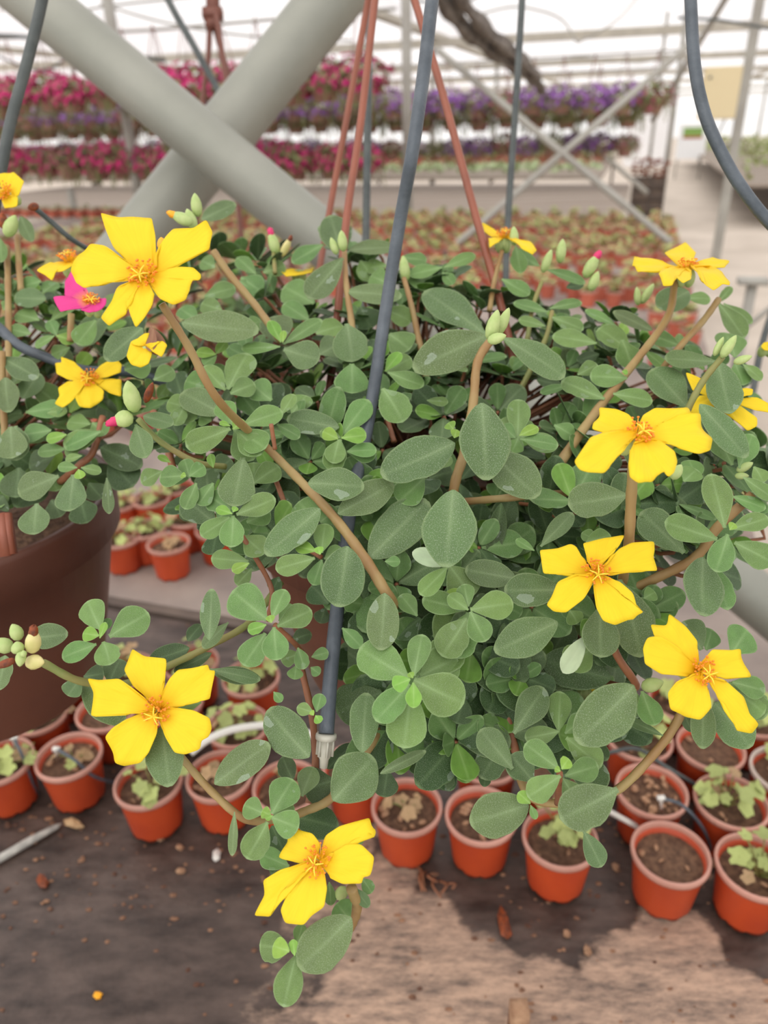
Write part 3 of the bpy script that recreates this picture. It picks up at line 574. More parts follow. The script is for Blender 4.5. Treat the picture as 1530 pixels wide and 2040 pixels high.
# ------------------------------------------------------------------ front bench
ZB = 0.75
v_back = toG(hit(330, 1232, ZB))[1]
def gbox(name, u0, u1, v0, v1, z0, z1, mt, parent=None, smooth=False):
    mb = MB(); mb.box(G((u0+u1)/2, (v0+v1)/2, (z0+z1)/2), GU * (u1-u0)/2, GV * (v1-v0)/2, Vector((0, 0, (z1-z0)/2)))
    return mb.build(name, mt, parent, smooth)
def benchmat():
    mt, nt, b, N, L = newmat('stained_bench_cover')
    geo = N.new('ShaderNodeNewGeometry')
    def mth(op, a, c=None, cl=False):
        n = N.new('ShaderNodeMath'); n.operation = op; n.use_clamp = cl
        for i, x in enumerate((a, c)):
            if x is None: continue
            if hasattr(x, 'is_linked'): L.new(x, n.inputs[i])
            else: n.inputs[i].default_value = x
        return n.outputs[0]
    def nz(scale, det=6, st=None, rough=.6):
        n = N.new('ShaderNodeTexNoise'); n.inputs['Scale'].default_value = scale; n.inputs['Detail'].default_value = det; n.inputs['Roughness'].default_value = rough
        if st:
            mp = N.new('ShaderNodeMapping'); mp.inputs['Rotation'].default_value = (0, 0, YAW); mp.inputs['Scale'].default_value = st; L.new(geo.outputs['Position'], mp.inputs[0]); L.new(mp.outputs[0], n.inputs[0])
        else: L.new(geo.outputs['Position'], n.inputs[0])
        return n.outputs[0]
    # dried-out patches, each a stain of its own
    tot = None
    for px, py, rad, amp in [(1350,1890,.062,1.0),(1300,1990,.09,1.0),(1450,2040,.08,1.0),(820,1890,.085,1.0),(940,1980,.08,1.0),(1100,2030,.075,1.0),(760,2010,.09,.9),(760,1760,.055,.9),(690,1690,.045,.9),(650,1630,.05,1.0),(560,1610,.03,.8),(740,1620,.05,.8),(620,1830,.05,.55),(580,1990,.07,.5),(1400,1750,.02,.4)]:
        p = hit(px, py, ZB); q = hit(px + 1, py, ZB)
        ds = N.new('ShaderNodeVectorMath'); ds.operation = 'DISTANCE'; L.new(geo.outputs['Position'], ds.inputs[0]); ds.inputs[1].default_value = p
        g = mth('MULTIPLY', mth('MULTIPLY', mth('SUBTRACT', 1.0, mth('DIVIDE', ds.outputs['Value'], rad), True), 2.2, True), amp)
        tot = g if tot is None else mth('MAXIMUM', tot, g)
    f = mth('ADD', tot, mth('MULTIPLY', mth('SUBTRACT', nz(16, 9, (1, 1.5, 1), .7), .5), 1.5))
    f = mth('MULTIPLY', mth('SUBTRACT', f, .42), 4.5, True)
    dark = N.new('ShaderNodeValToRGB'); e = dark.color_ramp.elements
    e[0].color = srgb(46, 34, 28); e[0].position = .34; e[1].color = srgb(98, 82, 74); e[1].position = .72
    L.new(nz(16, 8, (1, 2.4, 1)), dark.inputs[0])
    tan = N.new('ShaderNodeValToRGB'); e = tan.color_ramp.elements
    e[0].color = srgb(98, 84, 76); e[0].position = .34; e[1].color = srgb(186, 156, 134); e[1].position = .6
    L.new(nz(26, 10, (1, 3.2, 1), .75), tan.inputs[0])
    mx = N.new('ShaderNodeMix'); mx.data_type = 'RGBA'; L.new(f, mx.inputs[0]); L.new(dark.outputs[0], mx.inputs[6]); L.new(tan.outputs[0], mx.inputs[7])
    sp = mth('MULTIPLY', mth('SUBTRACT', nz(120, 3), .66), 6.0, True)
    m2 = N.new('ShaderNodeMix'); m2.data_type = 'RGBA'; L.new(mth('MULTIPLY', sp, .6), m2.inputs[0]); L.new(mx.outputs[2], m2.inputs[6]); m2.inputs[7].default_value = srgb(86, 62, 48)
    L.new(m2.outputs[2], b.inputs['Base Color'])
    ro = mth('ADD', mth('MULTIPLY', f, .35), mth('ADD', mth('MULTIPLY', nz(7, 4), .5), .22)); L.new(ro, b.inputs['Roughness'])
    bp = N.new('ShaderNodeBump'); bp.inputs['Strength'].default_value = .5; bp.inputs['Distance'].default_value = .003
    L.new(mth('ADD', nz(60, 6), mth('MULTIPLY', nz(12, 3), 2.0)), bp.inputs['Height']); L.new(bp.outputs[0], b.inputs['Normal'])
    return mt
M_bench = benchmat()
M_edge = mat('weathered_edge_board', srgb(84, 72, 66), .8, srgb(110, 96, 86), 12, .3)
M_conc = mat('pale_bench_sheet', srgb(128, 116, 110), .75, srgb(158, 144, 134), 7, .3, bscale=60)
fb = empty('growing_bench', G(0, v_back - .45, 0), 'near wooden bench with a dark water-stained cover carrying the small orange pots', 'bench')
# cover with slight waviness
mb = MB(); nu, nv = 60, 24; vs = []
for j in range(nv + 1):
    for i in range(nu + 1):
        u = -2.2 + 4.2 * i / nu; v = v_back - .95 + .95 * j / nv
        vs.append(G(u, v, ZB + .0015 * noise.noise(Vector((u * 4, v * 6, 0)))))
mb.add(vs, [(j*(nu+1)+i, j*(nu+1)+i+1, (j+1)*(nu+1)+i+1, (j+1)*(nu+1)+i) for j in range(nv) for i in range(nu)])
o = mb.build('bench_cover', M_bench, fb)
gbox('table_top', -2.2, 2.0, v_back - .95, v_back, ZB - .04, ZB - .003, M_edge, fb)
for u in (-2.0, 0, 1.9):
    for v in (v_back - .9, v_back - .06): gbox('leg', u - .03, u + .03, v - .03, v + .03, 0, ZB - .04, M_edge, fb)

# ------------------------------------------------------------------ small orange pots
def pot_meshes(seed):
    r = random.Random(seed); q = [r.uniform(0, 6) for _ in range(3)]
    def wob(i, w):
        return (max(0, math.sin(w * 9 + q[0])) ** 1.5 * .006 if i in (0, 1) else 0)
    body = MB(); body.lathe([(.0001, .004), (.029, .004), (.0305, 0), (.031, .006), (.0365, .058), (.0372, .0625), (.0345, .062), (.0335, .05)], n=36, wob=lambda i, w: wob(1, w) if i in (2,) else 0)
    rim = MB(); rim.lathe([(.0372, .061), (.0394, .0615), (.0402, .0650), (.0398, .0685), (.0385, .070), (.0368, .069), (.0362, .064), (.0355, .056)], n=36)
    soil = MB(); n = 24; rr = [.0001, .008, .016, .024, .031, .0352]
    for ri in range(len(rr)):
        for k in range(n):
            w = 2 * math.pi * k / n
            soil.v.append(Vector((rr[ri] * math.cos(w), rr[ri] * math.sin(w), .056 + .0022 * noise.noise(Vector((rr[ri] * math.cos(w) * 120 + seed, rr[ri] * math.sin(w) * 120, 0))))))
    for ri in range(len(rr) - 1):
        for k in range(n): soil.f.append([ri*n+k, (ri)*n+(k+1) % n, (ri+1)*n+(k+1) % n, (ri+1)*n+k]); soil.m.append(0)
    return body.mesh('pot_body', M_orp), rim.mesh('rim', M_rim), soil.mesh('soil', M_soil), rim.mesh('rim', M_rimw)
PM = [pot_meshes(s) for s in range(3)]
def lobed(seed, mt):
    """small scalloped round leaf, slightly cupped"""
    r = random.Random(seed); n = 16; mb = MB(); vs = [Vector((0, 0, 0))]
    for ring, rd in ((.5, .5), (1, 1)):
        for k in range(n):
            w = 2 * math.pi * k / n; q = rd * (1 + (.14 * math.cos(5 * w + seed) + .04 * r.uniform(-1, 1) if ring == 1 else 0)) * (1 - .35 * math.exp(-((w - math.pi) / .3) ** 2) * (ring == 1))
            vs.append(Vector((q * math.cos(w), q * math.sin(w), .22 * rd * rd + .08 * math.sin(3 * w + seed) * rd)))
    fs = [(0, 1 + k, 1 + (k + 1) % n) for k in range(n)] + [(1+k, 1+n+k, 1+n+(k+1) % n, 1+(k+1) % n) for k in range(n)]
    mb.add(vs, fs); return mb.mesh('leaf', mt)
SL = [lobed(s, M_seed) for s in range(3)]; SD = [lobed(s + 5, M_seedd) for s in range(2)]
def chip_mesh(seed, mt=M_chip):
    r = random.Random(seed); mb = MB(); mb.blob((0, 0, 0), 1, 1, 1, r.uniform(.5, .8), r.uniform(.35, .6), .28, rnd=r); return mb.mesh('bark_chip', mt, False)
CH = [chip_mesh(s) for s in range(4)]
def small_pot(p, style, label, seed, group=None, rimw=False, tilt=0):
    r = random.Random(seed); root = empty('plant_pot', p, label, 'pot', group)
    pm = PM[seed % 3]; rz = Matrix.Rotation(r.uniform(0, 6), 4, 'Z') @ Matrix.Rotation(tilt, 4, 'X'); T = Matrix.Translation(p)
    link('pot_body', pm[0], root, T @ rz); link('rim', pm[3] if rimw else pm[1], root, T @ rz); so_ = link('soil', pm[2], root, T @ rz)
    nchip = {'bare': 4, 'rubble': 26, 'seed': 5, 'dry': 10}[style]
    mb = MB()
    for k in range(nchip):
        a, q = r.uniform(0, 6.28), .031 * math.sqrt(r.random()); s = r.uniform(.002, .005) * (1.25 if style in ('rubble', 'dry') else 1)
        c = Vector(p) + Vector((q * math.cos(a), q * math.sin(a), .057 + s * .3 + (r.uniform(0, .006) if style == 'rubble' else 0)))
        M = Matrix.Translation(c) @ Matrix.Rotation(r.uniform(0, 6), 4, 'Z') @ Matrix.Rotation(r.uniform(-.6, .6), 4, 'X') @ Matrix.Scale(s, 4)
        me = CH[r.randrange(4)]; o0 = len(mb.v)
        mb.add([M @ v.co for v in me.vertices], [tuple(f.vertices) for f in me.polygons])
    o = mb.build('bark_chips', M_chip, root, False); o['kind'] = 'stuff'
    if style in ('seed', 'dry'):
        nl = r.randint(11, 16) if style == 'seed' else 6; st = MB(); LV = []
        base = Vector(p) + Vector((r.uniform(-.006, .006), r.uniform(-.006, .006), .055))
        for k in range(nl):
            a = k * 2.4 + r.uniform(-.4, .4); q = r.uniform(.008, .036) if style == 'seed' else r.uniform(.006, .024); h = r.uniform(.012, .045) * (1 if style == 'seed' else .4) * (1.2 - q * 14 if q > .02 else 1)
            tip = base + Vector((q * math.cos(a), q * math.sin(a), max(.008, h)))
            st.tube(cat([base, base + (tip - base) * .5 + Vector((0, 0, .006)), tip], 3), .0009, 5)
            up = (Vector((math.cos(a) * .5, math.sin(a) * .5, 1)) + Vector((r.uniform(-.4, .4), r.uniform(-.6, .2), 0))).normalized()
            s = r.uniform(.006, .0115) * (1 if style == 'seed' else .8)
            LV.append((tip, up, s, r.random() < (.15 if style == 'seed' else .85)))
        so2 = st.build('seedling', M_stemg, root)
        for tip, up, s, dry in LV:
            x = up.orthogonal().normalized(); y = up.cross(x); an = r.uniform(0, 6); x, y = x * math.cos(an) + y * math.sin(an), y * math.cos(an) - x * math.sin(an)
            M = Matrix((x * s, y * s, up * s)).transposed().to_4x4(); M.translation = tip
            link('leaf', (SD[r.randrange(2)] if dry else SL[r.randrange(3)]), so2, M)
    return root
POTS = [ # rim centre px, style, label
 (1325,1657,'bare','bare orange pot of smooth soil with a drip stake at its back rim'),
 (1492,1690,'seed','orange pot with pale green seedling at the right edge of the front row'),
 (1303,1562,'rubble','orange pot heaped with crumbly tan substrate directly behind the bare pot with the drip stake'),
 (1452,1597,'seed','orange pot with leafy seedling behind the right-edge front pot'),
 (1275,1487,'seed','orange pot with sparse green leaves under the thick curving tan stem'),
 (1420,1497,'bare','orange pot behind the leafy seedling pots, below the long drooping yellow petal'),
 (1528,1525,'seed','pot with pale whitish rim cut by the right edge'),
 (1113,1655,'seed','orange pot below the round green leaves, bits of root on its wall'),
 (950,1610,'rubble','orange pot of crumbly tan substrate between two dry front-row pots'),
 (812,1600,'dry','orange pot with dried yellowed leaves and chips, first right of the lowest flower'),
 (985,1527,'bare','orange pot partly hidden under the middle basket, second row'),
 (1090,1555,'bare','orange pot mostly hidden behind the lower right leaves'),
 (306,1556,'seed','orange pot below the wide open yellow flower at lower left'),
 (134,1497,'dry','orange pot with pinkish dried leaves and a drip stake, left front row'),
 (16,1508,'seed','orange pot with green seedling cut by the left edge, front row'),
 (72,1424,'seed','orange pot with pale green leaves behind the two left front pots'),
 (205,1424,'bare','orange pot behind the petals of the lower left flower'),
 (432,1535,'dry','orange pot behind the tan stem of the lower left flower'),
 (470,1455,'seed','orange pot under the white tube at lower left'),
 (590,1562,'dry','orange pot just behind the white emitter of the drip hose'),
 (345,1400,'bare','orange pot hidden behind the lower left flower'),
 (250,1335,'seed','orange pot at the back left of the near bench beside the light aisle'),
 (380,1320,'seed','orange pot with brownish seedling at the back of the near bench'),
 (500,1350,'seed','orange pot beside the tapering wall of the middle basket'),
 (1365,1415,'seed','orange pot behind the long drooping yellow petal'),
 (1500,1425,'seed','orange pot at the back right of the near bench'),
 (130,1345,'bare','orange pot under the left basket base'),
 (1210,1420,'bare','orange pot in the gap between the large leaf and the far right flower'),
 (700,1540,'bare','orange pot behind the big round leaf beside the emitter'),
]
def bump_apart(ps, dmin=.083):
    for _ in range(60):
        for i in range(len(ps)):
            for j in range(i):
                d = ps[i] - ps[j]; L_ = d.length
                if L_ < dmin:
                    d = d / max(L_, 1e-6) * (dmin - L_) / 2; ps[i] += d; ps[j] -= d
    return ps
pp = bump_apart([hit(x, y, ZB + .069) for x, y, *_ in POTS])
for i, (p, q) in enumerate(zip(pp, POTS)):
    u, v = toG(p); v = min(v, v_back - .045); p = G(u, v, ZB + .002); pp[i] = p
    small_pot(p, q[2], q[3], 100 + i, rimw=(i == 6))
# drip stakes with their thin tubes
def stake(top, base, tube, label):
    e = empty('drip_stake', base, label, 'stake')
    mb = MB(); d = (top - base); mb.tube([base, base + d * .8, top], [.0012, .002, .0026], 8); mb.box(top, Vector((.004, 0, 0)), Vector((0, .0025, 0)), Vector((0, 0, .002))); mb.build('stake', M_white, e)
    mb = MB(); mb.tube(cat([top] + tube, 8), .0019, 8); mb.build('feed_tube', M_hose, e)
P0 = pp[0]; stake(hit(1317, 1590, ZB + .095), hit(1318, 1618, ZB + .06), [hit(1360, 1605, ZB + .09), hit(1400, 1650, ZB + .06), hit(1420, 1700, ZB + .01)], 'drip stake in the bare front pot at right, tube looping over the rim')
stake(hit(112, 1492, ZB + .09), hit(114, 1512, ZB + .06), [hit(150, 1515, ZB + .085), hit(190, 1548, ZB + .05), hit(245, 1562, ZB + .006)], 'drip stake in the left pot with pinkish dried leaves, tube trailing right')
stake(hit(28, 1470, ZB + .095), hit(30, 1500, ZB + .06), [hit(42, 1500, ZB + .085), hit(60, 1545, ZB + .05), hit(74, 1582, ZB + .006)], 'drip stake in the left-edge pot with green seedling')
tube_thing('feed_pipe', [hit(380, 1500, ZB + .09), hit(420, 1470, ZB + .10), hit(480, 1450, ZB + .10), hit(560, 1446, ZB + .09), hit(640, 1470, ZB + .08)], .0045, M_white, 'white bent irrigation pipe arching behind the lower left flower', 'pipe')
tube_thing('feed_pipe', [hit(1205, 1612, ZB + .05), hit(1250, 1636, ZB + .05), hit(1275, 1650, ZB + .04)], .0032, M_white, 'short white pipe leading to the bare front pot', 'pipe')
tube_thing('feed_pipe', [hit(1210, 1500, ZB + .075), hit(1270, 1492, ZB + .078), hit(1330, 1530, ZB + .072), hit(1400, 1572, ZB + .05)], .0025, M_hosed, 'thin grey tube lying over the second-row pots at right', 'pipe')
# loose things on the bench
tag((lambda m_: (m_.tube([hit(-60, 1745, ZB + .006), hit(60, 1675, ZB + .006), hit(112, 1647, ZB + .005), hit(124, 1640, ZB + .004)], [.0048, .005, .0034, .0006], 8), m_.build('plant_stake', M_stake))[1])(MB()), 'pointed grey plastic stake lying on the bench at the left edge', 'stake')
def debris(px, py, s, label, mt=M_chip, name='bark_chip', long=1.0, seed=0):
    r = random.Random(seed + int(px)); mb = MB(); mb.blob((0, 0, 0), s, 1, long, .7, .4, .25, rnd=r)
    M = Matrix.Rotation(r.uniform(0, 6), 3, 'Z'); p = hit(px, py, ZB + s * .4)
    mb.v = [p + M @ v for v in mb.v]; return tag(mb.build(name, mt, None, False), label, 'debris')
debris(148, 1640, .009, 'dry curled tan leaf on the bench beside the grey stake', M_seedd, 'dry_leaf', 1.7)
debris(431, 1704, .0065, 'oval pale pebble left of the lowest flower', M_white, 'pebble', 1.4)
debris(478, 1588, .009, 'white foam lump between the left pots', M_white, 'foam_lump')
debris(85, 1755, .008, 'brown leaf scrap on the wet area at left', M_burnt, 'dry_leaf', 1.5)
debris(195, 1982, .005, 'small yellow seed husk near the bottom left', M_orange, 'seed_husk')
debris(325, 1665, .009, 'tan bark chip below the front left pot', M_chip)
debris(358, 1688, .006, 'small bark chip right of the front left pot', M_chip)
debris(360, 1735, .006, 'lone tan bark chip on the wet cover left of the pebble', M_chip)
debris(1005, 1843, .009, 'long reddish wood sliver on the bench', M_burnt, 'wood_sliver', 2.2)
debris(1130, 1860, .006, 'small tan chip on the dark wet patch', M_chip)
debris(1170, 1893, .006, 'tan chip at the edge of the dry patch', M_chip)
debris(1227, 1727, .006, 'chip between the middle and right front pots', M_chip)
debris(1405, 1720, .011, 'brown chip between the two right front pots', M_chip, long=1.6)
mb = MB()
for k in range(7):
    a = hit(830 + k * 9, 1725 + k * 6, ZB + .004); b_ = hit(850 + k * 8 + R.uniform(-20, 20), 1775 + R.uniform(-20, 20), ZB + .006)
    mb.tube(cat([a, (a + b_) / 2 + Vector((R.uniform(-.008, .008), 0, .004)), b_], 4), .0013, 5)
tag(mb.build('dry_roots', M_stemr), 'reddish bundle of dry roots in front of the second front pot', 'roots')
mb = MB()
for k in range(620):
    x, y = R.uniform(-60, 1590), R.uniform(1230, 2060) if R.random() < .4 else R.gauss(1700, 90)
    s = R.uniform(.0008, .0026); mb.blob(hit(x, y, ZB + s * .3), s, 1, R.uniform(1, 2), 1, .6, .3)
tag(mb.build('soil_crumbs', mat('crumbs', srgb(150, 112, 86), .9, srgb(92, 62, 48), 25, contrast=(.4, .6)), None, False), 'scattered crumbs of bark and soil on the bench cover', 'debris', kind='stuff')
mb = MB(); mb.box(hit(1033, 2032, ZB + .02), Vector((.008, 0, 0)), Vector((0, .008, 0)), Vector((0, 0, .02))); tag(mb.build('wooden_peg', M_chip), 'stub of a light wooden peg at the bottom edge', 'peg')
# ------------------------------------------------------------------ middle bench with rows of potted seedlings
v_mid0 = v_back + .035
v_mid1 = 6.9
u_edge = toG(hit(1352, 470, ZB))[0]
mid = empty('growing_bench', G(-1, 3, 0), 'long middle bench with a pale cover filled with rows of small orange pots', 'bench')
gbox('table_top', -5.5, u_edge, v_mid0, v_mid1, ZB - .035, ZB, M_conc, mid)
gbox('edge_board', -5.5, u_edge, v_mid0 - .02, v_mid0, ZB - .11, ZB - .002, M_edge, mid)
for v in (1.4, 3.2, 5.0, 6.7):
    for u in (u_edge - .1, u_edge - 2.4, u_edge - 4.6): gbox('leg', u - .03, u + .03, v - .03, v + .03, 0, ZB - .035, M_edge, mid)
def far_pot_mesh(seed, tall):
    r = random.Random(seed); mb = MB()
    mb.mi = 0; mb.lathe([(.0001, .002), (.030, 0), (.037, .062)], n=14)
    mb.mi = 1; mb.lathe([(.037, .06), (.0405, .063), (.0395, .070), (.036, .069), (.035, .056)], n=14)
    mb.mi = 2; mb.lathe([(.0001, .058), (.035, .057)], n=14)
    for k in range(30 if tall else 20):
        a = r.uniform(0, 6.28); q = r.uniform(.003, .045); z = .06 + r.uniform(.005, .05 if tall else .03); s = r.uniform(.008, .014)
        mb.mi = 3 if r.random() < .75 else 4
        c = Vector((q * math.cos(a), q * math.sin(a), z)); t1 = Vector((1, 0, r.uniform(-.5, .5))).normalized() * s; t2 = Vector((0, 1, r.uniform(-.7, .2))).normalized() * s
        mb.add([c + t1 * math.cos(w) + t2 * math.sin(w) for w in [j * 1.0472 for j in range(6)]], [tuple(range(6))])
        mb.tube([Vector((0, 0, .056)), c], .001, 3, False)
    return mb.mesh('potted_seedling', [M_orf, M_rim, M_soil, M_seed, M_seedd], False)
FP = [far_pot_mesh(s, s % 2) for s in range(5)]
cands = []
_o = ['first','second','third','fourth','fifth','sixth','seventh','eighth','ninth']
ORD = _o + ['tenth','eleventh','twelfth','thirteenth','fourteenth','fifteenth','sixteenth','seventeenth','eighteenth','nineteenth','twentieth'] + [t + '-' + w for t in ('twenty','thirty','forty','fifty') for w in _o]
v = v_mid0 + .20; row = 0
while v < v_mid1 - .35:
    dv = .088 if v < 1.45 else .15
    u = u_edge - .06 - (row % 2) * .05
    while u > -4.6:
        p = G(u + R.uniform(-.008, .008), v + R.uniform(-.008, .008), ZB)
        x, y, d = proj(p)
        if -60 < x < 1590 and y < 1215:
            hid = (y > 640 and 430 < x < 1280) or (y > 900 and x < 190) or (y > 720 and x < 130) or (500 < x < 1150 and y > 600)
            gap = (1 < v < 1.42 and (x > 350 and x < 1100)); hid = hid or (x < 520 and y > 880)
            if not hid and not (R.random() < .05): cands.append((d, p))
        u -= .120 if v > 1.45 else .098
    v += dv; row += 1
    if .0 < (v % 1.1) < .15: v += .2
cands.sort(key=lambda c: c[0])
near = [c for c in cands if c[0] < 1.9]
rank = {i: k for k, i in enumerate(sorted(range(len(near[:60])), key=lambda i: proj(near[i][1])[0]))}
for i, (d, p) in enumerate(near[:60]):
    x, y, _ = proj(p + Vector((0, 0, .07)))
    small_pot(p, R.choice(('seed', 'seed', 'dry', 'bare')), 'small orange seedling pot near the front of the middle bench, %s counted from the left' % ORD[rank[i]], 300 + i, 'seedling pots at the front of the middle bench')
for i, (x, y, lb) in enumerate([(238, 1069, 'leftmost orange pot in the gap right of the left basket, yellow-green leaves'), (335, 1080, 'nearest orange pot in the gap between the two brown baskets'), (289, 1052, 'orange pot wedged behind the two nearest in the gap between the baskets'),
    (372, 1030, 'orange pot right of the gap between baskets, under the small round leaves'), (300, 992, 'orange pot with yellow-green leaves farther back in the gap between the baskets'), (236, 1000, 'orange pot with bright leaves beside the left basket wall'), (352, 968, 'farthest orange pot seen in the gap between the two baskets'), (430, 1052, 'orange pot behind the left leaves of the middle basket')]):
    p_ = hit(x, y, ZB + .069); p_.z = ZB; small_pot(p_, 'seed' if i != 1 else 'dry', lb, 700 + i)
rest = near[60:] + [c for c in cands if c[0] >= 1.9]; rest.sort(key=lambda c: c[0])
for d, p in rest[:240]:
    M = Matrix.Translation(p) @ Matrix.Rotation(R.uniform(0, 6), 4, 'Z')
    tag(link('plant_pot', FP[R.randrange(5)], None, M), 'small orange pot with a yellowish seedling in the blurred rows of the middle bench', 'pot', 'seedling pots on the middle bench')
def merge_pots(lst, name, label, sc_=1.0):
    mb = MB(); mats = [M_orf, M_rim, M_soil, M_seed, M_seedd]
    for p in lst:
        me = FP[R.randrange(5)]; a = R.uniform(0, 6); ca, sa = math.cos(a) * sc_, math.sin(a) * sc_
        k = len(mb.v); mb.v += [p + Vector((v.co.x * ca - v.co.y * sa, v.co.x * sa + v.co.y * ca, v.co.z * sc_)) for v in me.vertices]
        for f in me.polygons: mb.f.append([i + k for i in f.vertices]); mb.m.append(f.material_index)
    return tag(mb.build(name, mats, None, False), label, 'pots', kind='stuff')
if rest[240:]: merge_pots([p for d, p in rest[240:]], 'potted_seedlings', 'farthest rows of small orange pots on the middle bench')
print('POTS', len(near), len(rest))
# far benches
M_dirt = mat('dusty_floor', srgb(188, 176, 162), .9, srgb(208, 196, 182), 1.2, .2, bscale=12)
M_empty = mat('empty_bench_sheet', srgb(158, 146, 134), .85, srgb(136, 122, 110), 1.5, .1, stretch=(.3, 3, 1))
ub = toG(hit(1240, 430, ZB))[0]
def far_bench(name, v0, v1, u0, u1, z, label, mt=M_empty):
    e = empty(name, G((u0+u1)/2, (v0+v1)/2, 0), label, 'bench')
    gbox('table_top', u0, u1, v0, v1, z - .04, z, mt, e)
    u = u1 - .1
    while u > u0:
        for v in (v0 + .05, v1 - .05): gbox('leg', u - .03, u + .03, v - .03, v + .03, 0, z - .04, M_edge, e)
        u -= 3
    return e
far_bench('growing_bench', 7.5, 11.5, -9, toG(hit(1232, 448, .72))[0], .72, 'empty brown bench beyond the rows of orange pots')
far_bench('growing_bench', 13, 21, -13, -.6, .72, 'distant bench carrying bands of red and green plants')
far_bench('growing_bench', 13, 32, 1.4, 5, .6, 'bench of yellow-green plants on the right side of the path')
def band(v0, v1, u0, u1, z, colr, label, dens=60, name='bedding_plants', hh=.12):
    mb = MB(); n = int(dens * (u1 - u0) * (v1 - v0))
    for k in range(n):
        c = G(R.uniform(u0, u1), R.uniform(v0, v1), z + .05 + R.uniform(.02, hh)); s = R.uniform(.03, .07)
        d = Vector((R.uniform(-1, 1), R.uniform(-1, 1), R.uniform(.2, 1))).normalized(); x = d.orthogonal().normalized() * s; y = d.cross(x).normalized() * s
        mb.add([c + x, c + y, c - x, c - y], [(0, 1, 2, 3)])
    return tag(mb.build(name, colr, None, False), label, 'plants', kind='stuff')
M_redf = mat('red_bedding', srgb(176, 84, 70), .7, srgb(150, 110, 80), 4)
M_grnf = mat('green_bedding', srgb(138, 152, 96), .7, srgb(160, 168, 110), 4)
M_palf = mat('pale_green_bedding', srgb(176, 190, 148), .7, srgb(150, 168, 120), 4)
band(13.1, 14.6, -12, -.7, .72, M_palf, 'pale green band of plants along the near edge of the distant bench')
band(15.0, 17.2, -12, -.7, .72, M_redf, 'red band of plants on the distant bench')
band(18, 20.8, -13, -.7, .72, M_grnf, 'green band of plants at the back of the distant bench')
band(13.2, 31, 1.5, 4.9, .6, M_grnf, 'yellow-green plants on the right bench', 20, hh=.3)
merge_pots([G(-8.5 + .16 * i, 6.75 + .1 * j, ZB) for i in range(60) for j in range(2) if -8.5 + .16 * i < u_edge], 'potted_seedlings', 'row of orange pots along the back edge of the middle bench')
mb = MB()
# ------------------------------------------------------------------ floor, film, frame
gbox('floor', -45, 45, -3, 75, -.1, 0, M_dirt)['kind'] = 'structure'
def filmmat(name, tr, col):
    mt, nt, b, N, L = newmat(name)
    tl = N.new('ShaderNodeBsdfTranslucent'); tl.inputs[0].default_value = col
    tp = N.new('ShaderNodeBsdfTransparent'); tp.inputs[0].default_value = (.97, .97, .97, 1)
    df = N.new('ShaderNodeBsdfDiffuse'); df.inputs[0].default_value = col
    geo = N.new('ShaderNodeNewGeometry'); nz = N.new('ShaderNodeTexNoise'); nz.inputs['Scale'].default_value = .5; nz.inputs['Detail'].default_value = 5; L.new(geo.outputs['Position'], nz.inputs[0])
    mr = N.new('ShaderNodeMapRange'); mr.inputs['To Min'].default_value = tr - .15; mr.inputs['To Max'].default_value = tr + .15; L.new(nz.outputs[0], mr.inputs[0])
    a = N.new('ShaderNodeMixShader'); a.inputs[0].default_value = .35; L.new(tl.outputs[0], a.inputs[1]); L.new(df.outputs[0], a.inputs[2])
    c = N.new('ShaderNodeMixShader'); L.new(mr.outputs[0], c.inputs[0]); L.new(a.outputs[0], c.inputs[1]); L.new(tp.outputs[0], c.inputs[2])
    L.new(c.outputs[0], N['Material Output'].inputs[0]); return mt
M_film = filmmat('roof_film', .38, srgb(232, 230, 234)); M_filmw = filmmat('wall_film', .6, srgb(240, 240, 242))
mb = MB(); ue = [-40 + .8 * i for i in range(101)]; ve = [-3, 5, 13, 20, 30, 45, 72]
def zr(u): t = ((u + 4) % 8) / 8; return 3.05 + 1.5 * math.sin(math.pi * t)
vs = [G(u, v, zr(u)) for v in ve for u in ue]; nU = len(ue)
mb.add(vs, [(j*nU+i, j*nU+i+1, (j+1)*nU+i+1, (j+1)*nU+i) for j in range(len(ve)-1) for i in range(nU-1)])
mb.build('ceiling', M_film)['kind'] = 'structure'
for nm, a, b_ in (('wall_back', G(-40, 72, 0), G(40, 72, 0)), ('wall_left', G(-40, -3, 0), G(-40, 72, 0)), ('wall_right', G(40, -3, 0), G(40, 72, 0)), ('wall_front', G(-40, -3, 0), G(40, -3, 0))):
    mb = MB(); mb.add([a, b_, b_ + Vector((0, 0, 3.2)), a + Vector((0, 0, 3.2))], [(0, 1, 2, 3)]); mb.build(nm, M_filmw, None, False)['kind'] = 'structure'
M_beam = mat('cream_painted_beam', srgb(196, 190, 176), .6, srgb(176, 170, 158), 3, .1)
M_post = mat('weathered_post', srgb(168, 166, 158), .6, srgb(150, 146, 138), 3, .1)
k = 1
for v in (16, 23, 30, 38, 48, 60):
    o = gbox('roof_beam', -34, 34, v - .05, v + .05, 2.76, 2.90, M_beam); tag(o, 'horizontal roof beam, number %d counted away from the camera' % k if 0 else ['lowest and thickest cream roof beam across the view', 'second cream roof beam behind the thick one', 'third roof beam in the distance', 'fourth faint roof beam in the distance', 'fifth faint roof beam, far away', 'farthest faint roof beam'][k - 1], 'beam'); k += 1
k = 0
for v in (16, 23, 30, 38):
    for u in (-20, -12, -4, 4.4, 12, 20):
        mb = MB(); mb.tube([G(u, v, 0), G(u, v, 2.76)], .05, 10)
        tag(mb.build('roof_post', M_post), 'thin grey post holding the distant roof beams', 'post', 'distant roof posts')
